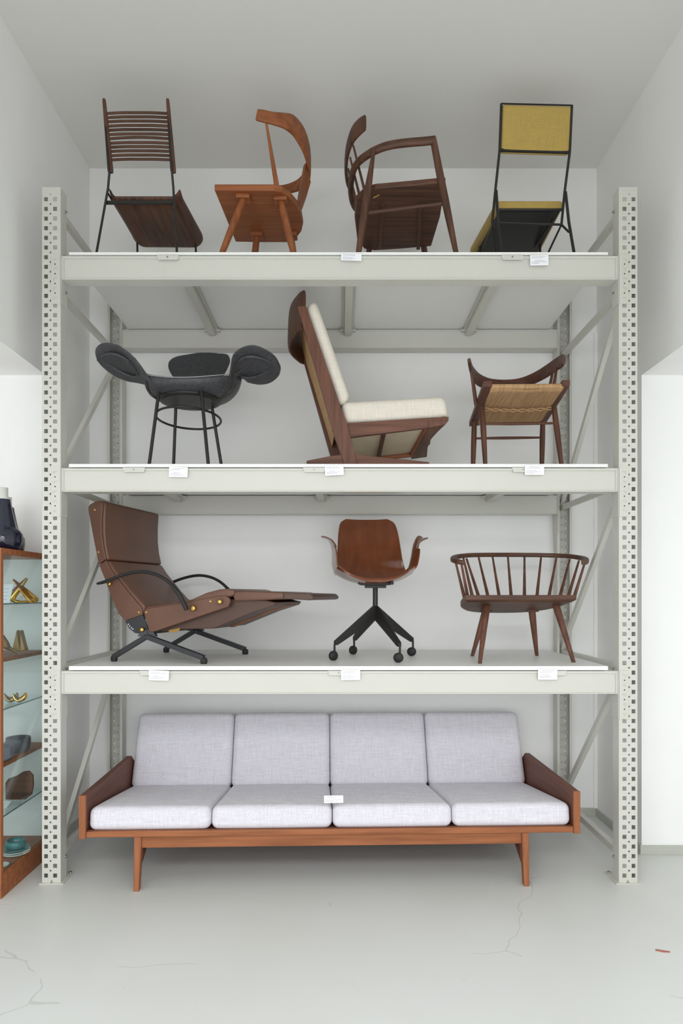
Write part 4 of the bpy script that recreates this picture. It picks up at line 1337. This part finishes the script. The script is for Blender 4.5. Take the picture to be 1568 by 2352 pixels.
obj('printed_text', (lambda q_: [q_.bar(V((-1.79, .008 + .008 * i, zs_ + .0055 + .003 * i)), V((-1.715, .008 + .008 * i, zs_ + .0055 + .003 * i)), .0012, .0006) for i in range(5)] and q_)(MB()), 'ink', cd)
cd = obj('info_card', MB().prism([V((-1.80, .03, 1.4335)), V((-1.70, .03, 1.4335)), V((-1.70, .07, 1.53)), V((-1.80, .07, 1.53))], (0, .0015, 0)), 'paper')
tag(cd, 'leaning white text card behind the crossed brass sculpture', 'card')
obj('printed_text', (lambda q_: [q_.bar(V((-1.79, .0365 + .0075 * i - .009 + .004, 1.452 + .018 * i)), V((-1.715, .0365 + .0075 * i - .009 + .004, 1.452 + .018 * i)), .0008, .0012) for i in range(4)] and q_)(MB()), 'ink', cd)
zs_ = .115
for i, (R_, z, m_, lb) in enumerate(((.072, 0, 'china', 'lowest of three stacked plates on the cabinet floor'), (.070, .010, 'china', 'middle of three stacked plates on the cabinet floor'), (.068, .020, 'teal', 'teal plate topmost of the stack under the teal bowl'))):
    c_ = V(((36 - CX) * 3.44 / F, 3.44 - D0, zs_ + z))
    tag(obj('plate', MB().lathe(c_, [(R_ * .55, 0), (R_ * .95, .006), (R_, .010), (R_ * .96, .0105), (R_ * .55, .005), (0, .005)], 36), m_), lb, 'plate', 'plates stacked on the cabinet floor')
c_ = V(((36 - CX) * 3.44 / F, 3.44 - D0, zs_ + .026))
tag(obj('teal_bowl', MB().lathe(c_, [(.030, 0), (.048, .010), (.052, .026), (.046, .044), (.043, .045), (.045, .026), (.03, .008), (0, .006)], 36), 'teal'), 'small teal glazed bowl on top of the plate stack in the cabinet', 'bowl')
c_ = V(((3 - CX) * 3.27 / F, 3.27 - D0, zs_))
tag(obj('saucer', MB().lathe(c_, [(.02, 0), (.034, .007), (.036, .010), (.034, .010), (.02, .004), (0, .004)], 30), 'china'), 'small pale saucer at the front corner of the cabinet floor', 'saucer')

# ================================================================ SMALL THINGS
p = AZ(1505, 2184, 0.0); q2 = AZ(1539, 2188, 0.0)
tag(obj('wood_chip', MB().prism([p + V((0, 0, 0)), p.lerp(q2, .5) + V((0, -.006, 0)), q2, q2 + V((0, .006, 0)), p.lerp(q2, .5) + V((0, .008, 0)), p + V((.004, .01, 0))], (0, 0, .003)), 'chip'),
    'thin reddish wood chip lying alone on the grey floor at the right', 'wood chip')

S.cycles.max_bounces = 10
S.cycles.diffuse_bounces = 6
